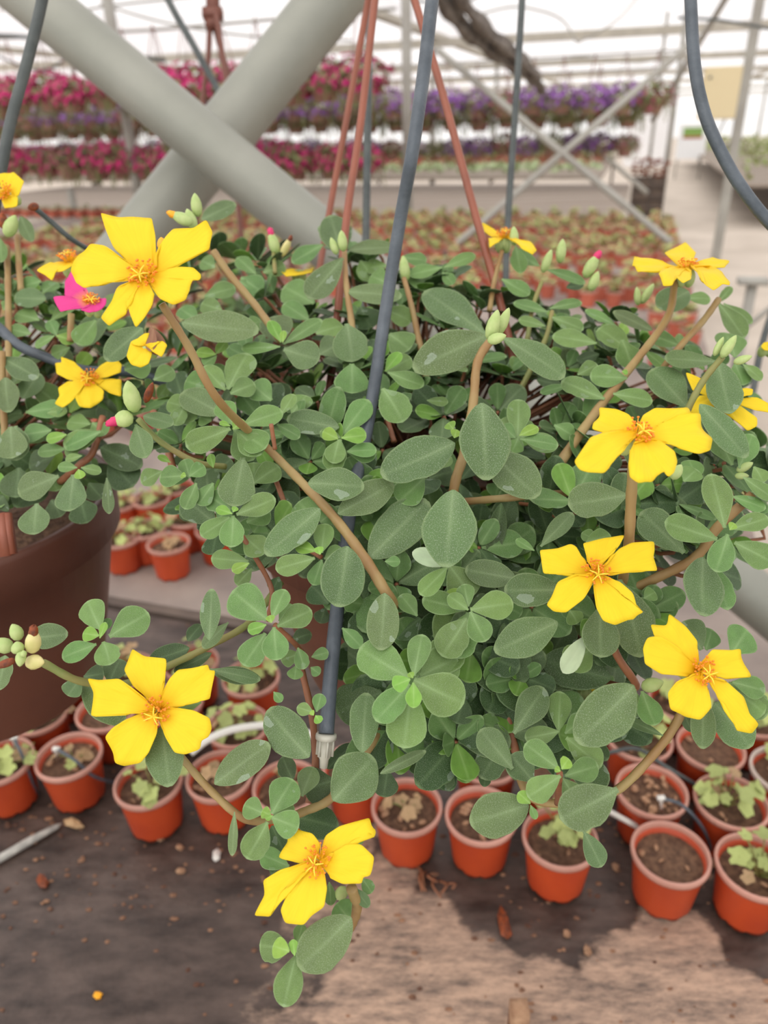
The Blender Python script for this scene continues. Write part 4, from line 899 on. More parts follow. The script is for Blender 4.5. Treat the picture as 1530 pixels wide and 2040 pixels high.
for u in (-8, 0, 8, 16):
    o = gbox('gutter', u - 4 - .08, u - 4 + .08, 9, 70, 2.91, 3.01, M_beam); tag(o, 'long cream gutter running away under the roof valley', 'gutter', 'roof gutters')
def post(px0, py0, px1, py1, d, r, label, z0=0.0, d1=None):
    mb = MB(); a = at(px0, py0, d); b_ = at(px1, py1, d1 or d); mb.tube([a, b_], r, 12); return tag(mb.build('steel_post', M_post), label, 'post')
def vpost(px, py, dist, r, label, z0=0, z1=3.1, sq=False):
    """upright post through the pixel at the given distance along the ground"""
    q = ray(px, py); t = dist / math.hypot(q.x, q.y); p = CAM + q * t
    mb = MB()
    if sq: mb.box(Vector((p.x, p.y, (z0 + z1) / 2)), GU * r, GV * r, Vector((0, 0, (z1 - z0) / 2)))
    else: mb.tube([Vector((p.x, p.y, z0)), Vector((p.x, p.y, z1))], r, 14)
    tag(mb.build('steel_post', M_post, None, not sq), label, 'post'); return p
pA = vpost(1462, 300, 8.6, .042, 'tall grey post carrying the cream electrical box', sq=True)
vpost(811, 250, 7.6, .045, 'thin upright post rising behind the middle basket')
vpost(1338, 250, 14, .04, 'thin grey post at the corner of the path')
vpost(1296, 300, 16, .03, 'very thin post left of the path corner post')
vpost(262, 300, 8.2, .05, 'grey post behind the magenta baskets at left')
vpost(140, 380, 8.8, .035, 'thin prop under the lower magenta row at far left', z1=1.0)
# electrical box
c = at(1443, 186, pA.length and (pA - CAM).dot(FWD) - .12)
eb = empty('electrical_box', c, 'cream electrical cabinet fixed to the tall grey post at upper right', 'cabinet')
M_box = mat('cream_box', srgb(222, 206, 166), .5)
mb = MB(); mb.box(c, GU * .205, GV * .09, Vector((0, 0, .215))); mb.build('cabinet_body', M_box, eb, False)
mb = MB(); mb.box(c - GV * .098, GU * .195, GV * .008, Vector((0, 0, .205))); dr = mb.build('door', M_box, eb, False)
for s in (-1, 1):
    mb = MB(); mb.blob(c - GV * .11 - GU * .15 + Vector((0, 0, .13 * s)), .015, 1); mb.build('screw', M_hose, dr)
tube_thing('cable', [c + Vector((.05, 0, -.2)), c + Vector((.0, 0, -.4)), c + Vector((.15, 0, -.42)), c + Vector((.17, 0, -.2))], .008, M_hosed, 'dark cable loop under the cream cabinet', 'cable', 6)
# middle X brace
brace(at(872, 100, 4.9), at(1370, 512, 4.65), .022, 'thin pale brace falling to the right across the purple baskets', M_post)
brace(at(1390, 75, 4.75), at(880, 512, 4.8), .022, 'thin pale brace rising to the right across the purple baskets', M_post)
brace(at(1105, 225, 11), at(1290, 385, 11), .032, 'short distant brace behind the thin crossed braces', M_post)
brace(at(1480, -60, 7.5), at(1300, 240, 9.5), .035, 'brace slanting down left from the top right corner', M_post)
# stack of crates
cp = hit(1283, 442, 0); st_ = empty('crate_stack', cp, 'dark stack of crates with withered plants beside the path', 'crates')
M_crate = mat('black_crate', srgb(78, 68, 62), .8, srgb(104, 88, 76), 6)
for k in range(4):
    mb = MB(); z = cp.z + .17 * k + .08
    for s in (-1, 1):
        mb.box(Vector((cp.x, cp.y, z)) + GU * .24 * s, GU * .01, GV * .2, Vector((0, 0, .075))); mb.box(Vector((cp.x, cp.y, z)) + GV * .2 * s, GU * .24, GV * .01, Vector((0, 0, .075)))
    mb.box(Vector((cp.x, cp.y, z - .075)), GU * .24, GV * .2, Vector((0, 0, .006))); mb.build('crate', M_crate, st_, False)
mb = MB()
for k in range(60):
    q = Vector((cp.x, cp.y, .72)) + GU * R.uniform(-.28, .25) + GV * R.uniform(-.18, .18) + Vector((0, 0, R.uniform(-.05, .22))); mb.blob(q, R.uniform(.02, .045), 1, 1, 1, .6, .3)
o = mb.build('withered_plants', M_burnt, st_, False); o['kind'] = 'stuff'
# white sign with a picture
sp = at(1378, 282, 20); sg = empty('sign_board', sp, 'white board with a green and red picture at the far end of the path', 'sign')
mb = MB(); mb.box(sp, GU * .36, GV * .02, Vector((0, 0, .42))); mb.build('board', mat('sign_white', srgb(240, 242, 244), .6), sg, False)
mb = MB(); mb.box(sp + Vector((0, 0, .22)) - GV * .025, GU * .24, GV * .004, Vector((0, 0, .11))); mb.build('picture', mat('sign_green', srgb(130, 166, 84), .6), sg, False)
mb = MB(); mb.box(sp + Vector((0, 0, .10)) - GV * .026, GU * .24, GV * .004, Vector((0, 0, .03))); mb.build('picture_base', mat('sign_red', srgb(176, 90, 74), .6), sg, False)
for s in (-1, 1):
    mb = MB(); b0 = sp + GU * .3 * s; mb.tube([Vector((b0.x, b0.y, 0)), b0], .02, 6); mb.build('leg', M_post, sg)
# white door leaves at far end
mb = MB(); dc = at(1290, 290, 26); mb.box(Vector((dc.x, dc.y, 1.1)), GU * .75, GV * .03, Vector((0, 0, 1.1))); o = mb.build('door_1', mat('white_door', srgb(244, 244, 246), .6), None, False); o['kind'] = 'structure'
# small stand at right edge
q = hit(1448, 640, .3)
mb = MB(); p0 = at(1500, 560, 3.2); mb.tube([Vector((p0.x, p0.y, 0)), p0], .022, 10); mb.box(p0, GU * .06, GV * .04, Vector((0, 0, .012))); tag(mb.build('pipe_stand', M_post), 'short grey pipe stand with a flat cap at the right edge', 'stand')
brace(at(1440, 690, 3.0), at(1600, 560, 2.8), .010, 'thin grey rail behind the pipe stand at the right edge', M_post, 'rail')
# ------------------------------------------------------------------ hanging flower baskets in rows
def blossom_basket(seed, mf, dens):
    r = random.Random(seed); pot = MB(); pot.lathe([(.0001, 0), (.09, 0), (.13, .14), (.135, .16), (.12, .16)], n=18)
    fol = MB(); bl = MB()
    for k in range(420):
        th, ph = r.uniform(0, 6.28), math.acos(r.uniform(-.75, 1)); q = r.uniform(.7, 1.05)
        c = Vector((.24 * q * math.sin(ph) * math.cos(th), .24 * q * math.sin(ph) * math.sin(th), .17 + .15 * q * math.cos(ph))); d = (c - Vector((0, 0, .1)) + Vector((r.uniform(-.1, .1), r.uniform(-.1, .1), r.uniform(-.05, .1)))).normalized()
        x = d.orthogonal().normalized(); y = d.cross(x); s = r.uniform(.012, .024)
        if r.random() < dens and c.z > -.2:
            m_ = bl; s = r.uniform(.018, .028); c += d * .015
            m_.add([c - d * .012] + [c + (x * math.cos(w) + y * math.sin(w)) * s for w in [j * 1.2566 for j in range(5)]], [(0, 1 + j, 1 + (j + 1) % 5) for j in range(5)])
        else: fol.add([c + x * s * 1.6, c + y * s * .7, c - x * s * 1.6, c - y * s * .7], [(0, 1, 2, 3)])
    for k in range(14):
        a = r.uniform(0, 6.28); c = Vector((.2 * math.cos(a), .2 * math.sin(a), .1)); fol.tube([c, c + Vector((.03 * math.cos(a), .03 * math.sin(a), -.1 - r.uniform(0, .08)))], .005, 4)
    wr = MB()
    for k in range(3): a = k * 2.094; wr.tube([Vector((.125 * math.cos(a), .125 * math.sin(a), .15)), Vector((0, 0, .62))], .004, 4)
    return pot.mesh('pot', M_hangd2), fol.mesh('foliage', M_fol, False), bl.mesh('blossoms', mf, False), wr.mesh('hanger', M_hangd)
M_hangd2 = mat('haze_paled_brown_pot', srgb(166, 126, 112), .6)  # brown paled to carry the haze over the far baskets
M_fol = mat('petunia_foliage', srgb(112, 120, 74), .7, srgb(136, 134, 88), 9, rnd=.1)
M_mag = mat('magenta_blossom', srgb(186, 30, 108), .6, srgb(206, 58, 122), 14, rnd=.12)
M_pur = mat('haze_paled_purple_blossom', srgb(146, 92, 176), .6, srgb(164, 112, 182), 14, rnd=.12)  # purple muted with haze paleness in the colour itself
M_wht = mat('white_blossom', srgb(236, 228, 232), .6)
M_pinkr = mat('dull_pink_blossom', srgb(176, 84, 108), .6, srgb(150, 90, 100), 14)
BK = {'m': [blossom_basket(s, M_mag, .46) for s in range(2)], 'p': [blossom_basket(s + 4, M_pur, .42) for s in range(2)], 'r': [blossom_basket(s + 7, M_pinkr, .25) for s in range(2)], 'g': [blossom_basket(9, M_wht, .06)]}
def hang_row(px0, px1, py, dist, step, kinds, lab, grp, sc_=1.0, jz=.02, wire=True, skip=()):
    """row across the greenhouse at ground distance dist (in greenhouse v); u from the pixels"""
    q = ray((px0 + px1) / 2, py); u_of = lambda px: (lambda r_: toG(CAM + r_ * (dist / r_.dot(GV)) )[0])(ray(px, py))
    z = (CAM + q * (dist / q.dot(GV))).z; u0, u1 = u_of(px0), u_of(px1); n = max(1, int((u1 - u0) / step)); i = 0
    for i in range(n + 1):
        if i in skip: continue
        u = u0 + (u1 - u0) * i / max(n, 1); p = G(u, dist + R.uniform(-.08, .08), z - .17 * sc_ + R.uniform(-jz, jz))
        if kinds[i % len(kinds)] == '.': continue
        ms = R.choice(BK[kinds[i % len(kinds)]]); rt = empty('flower_basket', p, lab + ', ' + ORD[i] + ' from the left', 'hanging plant', grp); s = sc_ * R.uniform(.9, 1.1)
        M = Matrix.Translation(p) @ Matrix.Rotation(R.uniform(0, 6), 4, 'Z') @ Matrix.Scale(s, 4)
        for nm, me, kd in zip(('pot', 'foliage', 'blossoms', 'hanger'), ms, (None, 'stuff', 'stuff', None)):
            o = link(nm, me, rt, M)
            if kd: o['kind'] = kd
    if wire:
        mb = MB(); mb.tube([G(u0 - 1, dist, z + .45 * sc_), G((u0+u1)/2, dist, z + .42 * sc_), G(u1 + .3, dist, z + .45 * sc_)], .012, 6); tag(mb.build('hanging_rail', M_post), lab.replace('hanging basket', 'rail above the baskets').replace('basket', 'rail') if 0 else 'pipe rail from which the ' + grp + ' hang', 'rail')
hang_row(-20, 720, 172, 6.6, .30, 'mmmmmm', 'magenta flower basket in the upper near row at left', 'upper magenta baskets', 1.0)
hang_row(-20, 720, 318, 6.9, .30, 'mmmrmm', 'magenta flower basket in the lower near row at left', 'lower magenta baskets', 1.0)
hang_row(-20, 1300, 214, 10.5, .34, 'pprpp', 'purple flower basket in the upper distant row', 'upper purple baskets', 1.0)
hang_row(-20, 1250, 240, 10.9, .36, 'grgr', 'sparse green and brown flower basket between the purple rows', 'sparse middle baskets', 1.0)
hang_row(-20, 1245, 296, 11.0, .30, 'pprpg', 'purple flower basket in the lower distant row', 'lower purple baskets', .85)
# overhead wires and hoses
WR = [([(-60,70),(60,75),(200,105),(330,120)], 5, .012, 'dark hose sagging at the top left behind the brace'), ([(200,8),(330,45),(500,72),(700,80)], 8, .012, 'thin wire crossing between the two big braces'),
      ([(900,45),(1010,15),(1070,20),(1120,40),(1150,85)], 9, .012, 'thin wire looping over the right roof beam'), ([(1150,85),(1200,60),(1240,30),(1290,-30)], 9, .012, 'thin wire rising to the top edge at right'),
      ([(930,135),(1060,130),(1160,115),(1270,125),(1340,110),(1400,105)], 13, .014, 'wavy pipe under the thick roof beam'), ([(1350,35),(1430,40),(1540,58)], 5, .009, 'blue-grey wire running right from the curved hose'),
      ([(0,18),(110,28),(230,10),(420,-10)], 8, .012, 'thin wire at the very top left'), ([(-40,95),(80,140),(170,90)], 7, .010, 'faint wire behind the upper left hose'), ([(780,-10),(900,10),(980,-20)], 7, .01, 'thin wire at the top beside the grey hose')]
for pts, d, r, lb in WR: tube_thing('overhead_wire', [at(x, y, d) for x, y in pts], r, M_hosed if 'hose' in lb else M_post, lb, 'wire', 6)
hb = empty('hose_bundle', at(880, 0, 4), 'dark bundle of rolled netting hanging from the roof at upper middle', 'netting')
M_net = mat('dark_netting', srgb(92, 84, 78), .9, srgb(128, 120, 112), 14, .5)
for k, (ox, oy) in enumerate(((0, 0), (18, -22), (-4, 18), (30, 6))):
    mb = MB(); pts = [(860+ox, -60+oy, 4.0), (905+ox, 20+oy, 4.4), (965+ox*.8, 80+oy*.8, 5.0), (1020+ox*.6, 120+oy*.7, 5.8), (1062+ox*.3, 155+oy*.4, 6.6), (1080, 182, 7.2)]
    mb.tube(cat([at(*p) for p in pts], 6), [.030 + .012 * math.sin(i * 1.3 + k) for i in range(31)], 8); mb.build('net_roll', M_net, hb)
# ------------------------------------------------------------------ basket plants
def flower(parent, crop, c, depth, tilt, side, colr, label, petals, seed):
    r = random.Random(seed)
    cx, cy = cpx(crop, *c); C = at(cx, cy, depth)
    n = (-FWD * math.cos(math.radians(tilt)) + UP * math.sin(math.radians(tilt)) + RT * math.tan(math.radians(side))).normalized()
    ex = RT - n * RT.dot(n); ex.normalize(); ey = n.cross(ex)
    def onplane(x, y):
        q = ray(*cpx(crop, x, y)); t = (C - CAM).dot(n) / q.dot(n); return CAM + q * t
    Mx = M_yel if colr == 'y' else M_pink
    # calyx and receptacle
    mb = MB(); rot = Matrix((ex, ey, n)).transposed()
    mb.blob(C - n * 0.0035, 0.0042, 2, 1, 1, 1.1, ax=rot)
    for s in (-1, 1): mb.blob(C - n * 0.005 + ex * s * 0.0025, 0.0045, 2, 0.7, 0.9, 1.3, ax=rot)
    fo = mb.build('flower', M_bud, parent); fo['label'] = label
    small = len(petals) == 1
    for pi, pl in enumerate(petals):
        out = [onplane(*p) for p in pl]
        # even resample along the outline, keeping the corners
        dense = []
        for a, b_ in zip(out, out[1:]):
            k = max(1, int((b_ - a).length / 0.0010)); dense += [a + (b_ - a) * (i / k) for i in range(k)]
        dense.append(out[-1])
        sm = list(dense)
        for i in range(1, len(dense) - 1): sm[i] = dense[i] * .5 + (dense[i-1] + dense[i+1]) * .25
        cen = sum(sm, Vector()) / len(sm)
        apex = C if not small else cen
        ax = (cen - C); size = max((p - C).length for p in sm); ax = ax.normalized() if ax.length > 1e-6 else ex
        cr = ax.cross(n)
        rings = 9; vs = []; uvs = []; nn = len(sm)
        cupv = r.uniform(.10, .2); ph = r.uniform(0, 6); tipc = r.uniform(-.25, .12); rid = r.uniform(.02, .05)
        for k in range(rings + 1):
            t = k / rings
            for i, p in enumerate(sm):
                q = apex + (p - apex) * (0.05 + 0.95 * t)
                rel = q - C; lat = rel.dot(cr) / size; lon = rel.dot(ax) / size
                s_ = (i / (nn - 1) - .5) * 2
                z = cupv * lon * size * (1 - .5 * lon) + tipc * max(0, lon - .7) ** 1.5 * size \
                    + rid * size * math.cos(lat * 16 + ph) * lon * .5 + 0.25 * lat * lat * size * .6 + 0.0009 * pi
                z += 0.015 * size * math.sin(11 * t + 5 * s_ + ph) * t
                vs.append(q + n * z); uvs.append((.5 + .5 * s_, max(0, min(1, rel.length / size))))
        fs = []
        for k in range(rings):
            for i in range(nn - 1): fs.append((k*nn+i, k*nn+i+1, (k+1)*nn+i+1, (k+1)*nn+i))
        me = bpy.data.meshes.new('petal'); o0 = cen
        me.from_pydata([tuple(v - o0) for v in vs], [], fs); me.materials.append(Mx)
        me.polygons.foreach_set('use_smooth', [True] * len(me.polygons))
        ul = me.uv_layers.new(name='UVMap')
        for lp in me.loops: ul.data[lp.index].uv = uvs[lp.vertex_index]
        po = link('petal', me, fo, Matrix.Translation(o0))
        sd = po.modifiers.new('thick', 'SOLIDIFY'); sd.thickness = 0.0004
    if small or 'folded' in label or 'half hid' in label: return fo
    mb = MB(); sc_ = 0.010 if colr == 'y' else 0.007
    for k in range(46):
        a = r.uniform(0, 6.283); rd = math.sqrt(r.random()) * 1.05
        d = (n + (ex * math.cos(a) + ey * math.sin(a)) * rd).normalized(); ln = sc_ * r.uniform(.5, .8)
        b0 = C + (ex * math.cos(a) + ey * math.sin(a)) * .0016 * rd
        tip = b0 + d * ln
        mb.mi = 0; mb.tube([b0, b0 + d * ln * .5 + n * .0003, tip], [.00028, .0002, .00018], 4, False)
        mb.mi = 1; mb.blob(tip, .00048, 1, 1.3, 1, 1)
    so_ = mb.build('stamen_cluster', [M_stam, M_anth], fo); so_['kind'] = 'stuff'
    mb = MB(); top = C + n * sc_ * .8 - UP * .0025
    mb.tube([C, top], .0004, 5)
    for k in range(5):
        a = k * 1.257 + r.uniform(-.3, .3); d = ex * math.cos(a) + ey * math.sin(a)
        mb.tube([top, top + d * .0022 + n * .0012, top + d * .0045 + n * .0010], [.00034, .0003, .0002], 5)
    mb.build('pistil', M_pist, fo)
    return fo

def inside(poly, x, y):
    c = False; j = len(poly) - 1
    for i in range(len(poly)):
        xi, yi = poly[i]; xj, yj = poly[j]
        if (yi > y) != (yj > y) and x < (xj - xi) * (y - yi) / (yj - yi) + xi: c = not c
        j = i
    return c
def place_leaf(parent, M, mk, seedn, shape=None):
    shape = shape or {'o': 'E', 'd': 'E', 'p': 'O', 'w': 'S'}.get(mk, 'O')
    return link('leaf', leafmesh(shape, mk, seedn % 5), parent, M)
def leaf_list(parent, text, D):
    n = 0
    for ln in text.strip().splitlines():
        for it in ln.split('|'):
            c, bx, by, tx, ty, w, ly, mk = it.split(); bx, by = cpx(c, float(bx), float(by)); tx, ty = cpx(c, float(tx), float(ty))
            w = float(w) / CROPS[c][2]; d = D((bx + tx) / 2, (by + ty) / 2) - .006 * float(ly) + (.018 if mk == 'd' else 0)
            ln_ = math.hypot(tx - bx, ty - by)
            shape = 'E' if (mk in 'od' and ln_ / w > 1.25) else 'O'
            if mk == 'o' and (int(bx * 7 + ty) % 5) < 2: shape = 'O'
            o = place_leaf(parent, px_leaf(bx, by, tx, ty, w * 1.12, d), mk, n, shape); n += 1
            if mk == 'p': o['label'] = 'pale turned-up underside of a leaf'
    return n
def stem(parent, pts, r0, r1, mt=None, D=None, dl=0):
    P = [at(x, y, (d if d else D(x, y) - dl)) for x, y, d in pts]
    Q = cat(P, 8); n = len(Q)
    rr = [.84 * (r0 + (r1 - r0) * i / (n - 1)) for i in range(n)]
    for i in range(n): rr[i] *= 1 + .05 * math.sin(i * 1.7)
    mb = MB(); mb.tube(Q, rr, 10); return mb.build('stem', mt or M_stem, parent)
def bud(parent, px, py, d, length, width, ang, mt, tipm=None, name='bud', D=None):
    """pointed two-sepal bud; ang = image direction of its point in degrees (0 right, 90 up)"""
    a = math.radians(ang); ax = (RT * math.cos(a) + UP * math.sin(a) - FWD * .25).normalized()
    C = at(px, py, d); L_ = length * d / F; w = width * d / F / 2
    x = ax.orthogonal().normalized(); y = ax.cross(x); rot = Matrix((x, y, ax)).transposed()
    mb = MB(); prof = [(0.25, -.5), (.75, -.38), (1, -.15), (.95, .08), (.7, .28), (.35, .43), (.05, .5)]
    n = 12; vs = []
    for i, (r_, z) in enumerate(prof):
        for k in range(n):
            w_ = 2 * math.pi * k / n; q = r_ * w * (1 + .10 * abs(math.cos(w_)) ** 6)
            vs.append(C + rot @ Vector((q * math.cos(w_), q * .88 * math.sin(w_), z * L_)))
    fs = [(i*n+k, i*n+(k+1) % n, (i+1)*n+(k+1) % n, (i+1)*n+k) for i in range(6) for k in range(n)]
    fs += [tuple(range(n))[::-1], tuple(6*n+k for k in range(n))]
    mb.add(vs, fs); o = mb.build(name, mt, parent)
    if tipm:
        mb = MB(); mb.blob(C + ax * L_ * .42, w * .75, 2, .8, .8, 1.3, .18, rot); mb.build('bud_tip', tipm, o)
    return o
def lathe_pot(root, C, R0, h, R1, name='pot', rimh=.022):
    mb = MB()
    mb.lathe([(R1*.96, 0), (R1, .004), ((R0+R1)/2*1.015, h*.5), (R0*.965, h-rimh-.001), (R0*1.015, h-rimh), (R0*1.03, h-.004), (R0*1.03, h), (R0*.97, h), (R0*.95, h-.01), (R0*.93, h-.03)], C, 64)
    mb.lathe([(0.0001, .003), (R1*.96, 0)], C, 64)
    mb.build(name, M_potb, root)
    mb = MB(); mb.lathe([(0.0001, h-.02), (R0*.5, h-.016), (R0*.95, h-.024)], C, 48, lambda i, w: .003 * math.sin(5*w+i)); mb.build('soil', M_soil, root)
def fill(parent, poly, D, n, d0, d1, seed, core, Rm, maxparts, kinds='mmmoody', holes=(), name='leaf_mass'):
    """rosettes of leaves scattered through the depth of the plant"""
    r = random.Random(seed); items = []
    xs = [p[0] for p in poly]; ys = [p[1] for p in poly]
    while len(items) < n:
        x, y = r.uniform(min(xs), max(xs)), r.uniform(min(ys), max(ys))
        if not inside(poly, x, y) or any(inside(h, x, y) for h in holes): continue
        d = D(x, y) + r.uniform(d0, d1)
        P = at(x, y, d); outw = (P - core); outw.normalize()
        axis = (outw * .7 + Vector((0, -.25, .75)) + Vector((r.uniform(-.5, .5), r.uniform(-.5, .5), r.uniform(-.3, .4)))).normalized()
        e1 = axis.orthogonal().normalized(); e2 = axis.cross(e1)
        a0 = r.uniform(0, 6.28); L0 = r.uniform(.020, .034)
        for k in range(r.choice((4, 5, 6))):
            a = a0 + k * 2.4; L_ = L0 * (1 - .09 * k); lift = .25 + .16 * k
            dr = (e1 * math.cos(a) + e2 * math.sin(a) + axis * lift).normalized()
            nr = (axis - (e1 * math.cos(a) + e2 * math.sin(a)) * lift * .8).normalized()
            M = leaf_matrix(P + dr * .0015, P + dr * L_, L_ * r.uniform(.58, .74), nr)
            items.append((d, M, r.choice(kinds) if k < 3 else 'y' if r.random() < .4 else 'm', r.randrange(5), r.choice('OOE')))
        items.append(('s', P, axis))
    leaves = [i for i in items if i[0] != 's']; stems = [i for i in items if i[0] == 's']
    leaves.sort(key=lambda i: i[0])
    for d, M, mk, sd, sh in leaves[:maxparts]: place_leaf(parent, M, mk, sd, sh)
    groups = {}
    for d, M, mk, sd, sh in leaves[maxparts:]: groups.setdefault(mk, []).append((M, sd, sh))
    vs, fs, ed, uv, mi = [], [], [], [], []; keys = sorted(groups)
    for gi, k in enumerate(keys):
        for M, sd, sh in groups[k]:
            a, b_, c, e = raw(sh, sd); o0 = len(vs)
            vs += [M @ v for v in a]; fs += [tuple(i + o0 for i in f) for f in b_]; ed += c; uv += e; mi += [gi] * len(b_)
    if vs:
        me = leafdata(name, vs, fs, ed, uv, LM[keys[0]])
        for k in keys[1:]: me.materials.append(LM[k])
        me.polygons.foreach_set('material_index', mi)
        o = link(name, me, parent, Matrix.Identity(4)); o['kind'] = 'stuff'
    mb = MB()
    for _, P, axis in stems:
        Q = P + (core - P) * r.uniform(.25, .6) + Vector((r.uniform(-.01, .01), r.uniform(-.01, .01), 0))
        mb.tube(cat([P, P - axis * .014, Q], 3), .0013, 5)
    o = mb.build('stem_tangle', M_stemr, parent); o['kind'] = 'stuff'

def basket_rim_center(px, py, d): return at(px, py, d)
# ---- main basket
RC = at(815, 965, .545); PR, PH = .115, .155
main = empty('hanging_basket', RC - Vector((0, 0, PH)), 'large brown hanging basket in the middle overflowing with yellow-flowered purslane', 'hanging plant')
lathe_pot(main, RC - Vector((0, 0, PH)), PR, PH, .083, rimh=.03)
HOOK = at(771, -190, .60)
for pts, mt in (([HOOK, at(747, 0, .585), at(718, 250, .575), at(690, 440, .56), at(668, 680, .55), at(650, 830, .545), at(645, 960, .54)], M_hang),
            ([HOOK, at(733, 5, .66), at(690, 240, .67), at(655, 430, .68), at(625, 620, .66), at(620, 800, .63)], M_hang),
            ([HOOK, at(826, 0, .585), at(880, 180, .575), at(945, 420, .56), at(1002, 625, .55), at(1050, 840, .54), at(1075, 960, .535)], M_hang)):
    mb = MB(); mb.tube(cat(pts, 8), .0030, 10); mb.build('hanger_arm', mt, main)
mb = MB(); mb.blob(HOOK, .008, 2); mb.tube(cat([HOOK, HOOK + Vector((0, 0, .05)), HOOK + Vector((.012, 0, .08)), HOOK + Vector((.02, 0, .05))], 6), .0025, 8); mb.build('hook', M_hang, main)
nl = leaf_list(main, MAIN_LEAVES, Dm)
POLY = [(240,640),(300,560),(420,520),(560,510),(660,500),(790,500),(880,545),(1000,530),(1100,570),(1190,600),(1260,680),(1400,700),(1500,800),(1540,900),(1540,1060),(1400,1160),(1290,1240),(1250,1330),(1210,1470),(1140,1500),(1040,1500),(960,1480),(860,1500),(780,1520),(735,1440),(735,1300),(700,1170),(620,1130),(500,1110),(400,1050),(350,960),(345,850),(370,760),(250,700)]
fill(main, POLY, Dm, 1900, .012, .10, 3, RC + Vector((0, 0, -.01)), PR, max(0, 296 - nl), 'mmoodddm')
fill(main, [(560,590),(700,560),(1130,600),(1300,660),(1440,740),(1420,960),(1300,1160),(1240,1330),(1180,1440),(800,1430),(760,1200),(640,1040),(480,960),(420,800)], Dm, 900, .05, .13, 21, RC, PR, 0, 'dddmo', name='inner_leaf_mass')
for pts, r0, r1, mt in [
    ([(322,605,.335),(375,690,.345),(437,800,.36),(530,890,0),(600,960,0),(665,1030,0),(725,1110,0),(775,1190,0),(800,1230,.42)], .0021, .0036, M_stem),
    ([(352,1498,.352),(420,1575,.352),(490,1632,.352),(560,1630,.36),(610,1615,.37),(665,1585,.375),(735,1490,.385),(770,1420,.41)], .0020, .0029, M_stem),
    ([(85,1320,.345),(160,1357,.355),(250,1362,.37),(350,1320,.38),(420,1285,.385),(497,1240,.395),(560,1160,.41)], .0022, .0022, M_stemg),
    ([(1266,880,.34),(1258,980,.35),(1252,1090,.365),(1240,1160,.39)], .0030, .0030, M_stem),
    ([(1184,1142,.365),(1222,1290,.37),(1266,1368,.385),(1200,1360,.41)], .0022, .0026, M_stemr),
    ([(1385,1340,.36),(1352,1432,.365),(1300,1505,.37),(1228,1575,.375),(1150,1600,.385),(1060,1590,.39),(1030,1530,.40)], .0025, .0028, M_stem),
    ([(985,668,.44),(952,720,.435),(943,800,.43),(925,900,.415),(905,970,.41),(900,1050,.43)], .0030, .0034, M_stem),
    ([(1345,560,.475),(1328,635,.47),(1250,740,.46),(1180,830,.445),(1110,930,.43)], .0026, .0036, M_stem),
    ([(1432,596,.475),(1400,640,.47),(1355,690,.46),(1300,760,.47)], .0024, .0024, M_stem),
    ([(1440,710,.405),(1400,760,.41),(1368,820,.415),(1330,900,.43)], .0020, .0024, M_stemg),
    ([(1215,975,.43),(1110,984,.42),(1010,992,.415),(920,1000,.43)], .0026, .0026, M_stem),
    ([(686,500,.535),(690,570,.52),(700,640,.51),(705,700,.5)], .0022, .0030, M_stem),
    ([(805,555,.545),(820,610,.53),(837,690,.515),(850,760,.51)], .0022, .0028, M_stem),
    ([(425,500,.50),(460,550,.50),(510,610,.50),(560,680,.49)], .0028, .0030, M_stem),
    ([(700,1768,.345),(711,1808,.35),(702,1838,.355),(690,1860,.36)], .0030, .0026, M_stem),
    ([(1012,1340,.40),(1014,1440,.395),(1035,1530,.39)], .0028, .0028, M_stemr),
    ([(600,1330,.40),(622,1430,.39),(628,1530,.385),(615,1600,.38)], .0022, .0022, M_stemr),
    ([(548,1245,.36),(590,1285,.375),(610,1310,.40)], .0016, .0016, M_stemr),
    ([(540,845,.372),(548,895,.378)], .0013, .0013, M_stemr),
    ([(275,835,.42),(320,880,.42),(390,920,.42),(450,930,.43)], .0020, .0020, M_stemg),
    ([(1500,985,.39),(1430,1050,.395),(1385,1110,.40),(1300,1155,.405),(1200,1200,.42)], .0030, .0032, M_stem),
    ([(460,1035,.375),(490,1080,.38),(540,1170,.39),(535,1235,.37)], .0015, .0017, M_stemr),
    ([(640,1110,.39),(600,1080,.40),(570,1010,.41),(545,945,.42)], .0016, .0018, M_stemr),
    ([(1115,1540,.345),(1113,1570,.355),(1110,1600,.38)], .0018, .0018, M_stemr),
    ([(1000,500,.555),(985,560,.55),(975,620,.54)], .0020, .0024, M_stem),
    ([(1080,560,.535),(1062,610,.53),(1050,680,.52)], .0018, .0022, M_stemg),
    ([(1100,620,.52),(1085,680,.51),(1030,790,.5)], .0018, .0026, M_stemg),
    ([(545,505,.57),(548,545,.56)], .0018, .002, M_stemg),
    ([(770,830,.46),(785,880,.45)], .0018, .002, M_stemr),
]:
    stem(main, pts, r0, r1, mt, Dm, .012)
for px, py, d, L_, w, a, mt, tp in [
    (546,0,0,0,0,0,0,0)]: pass
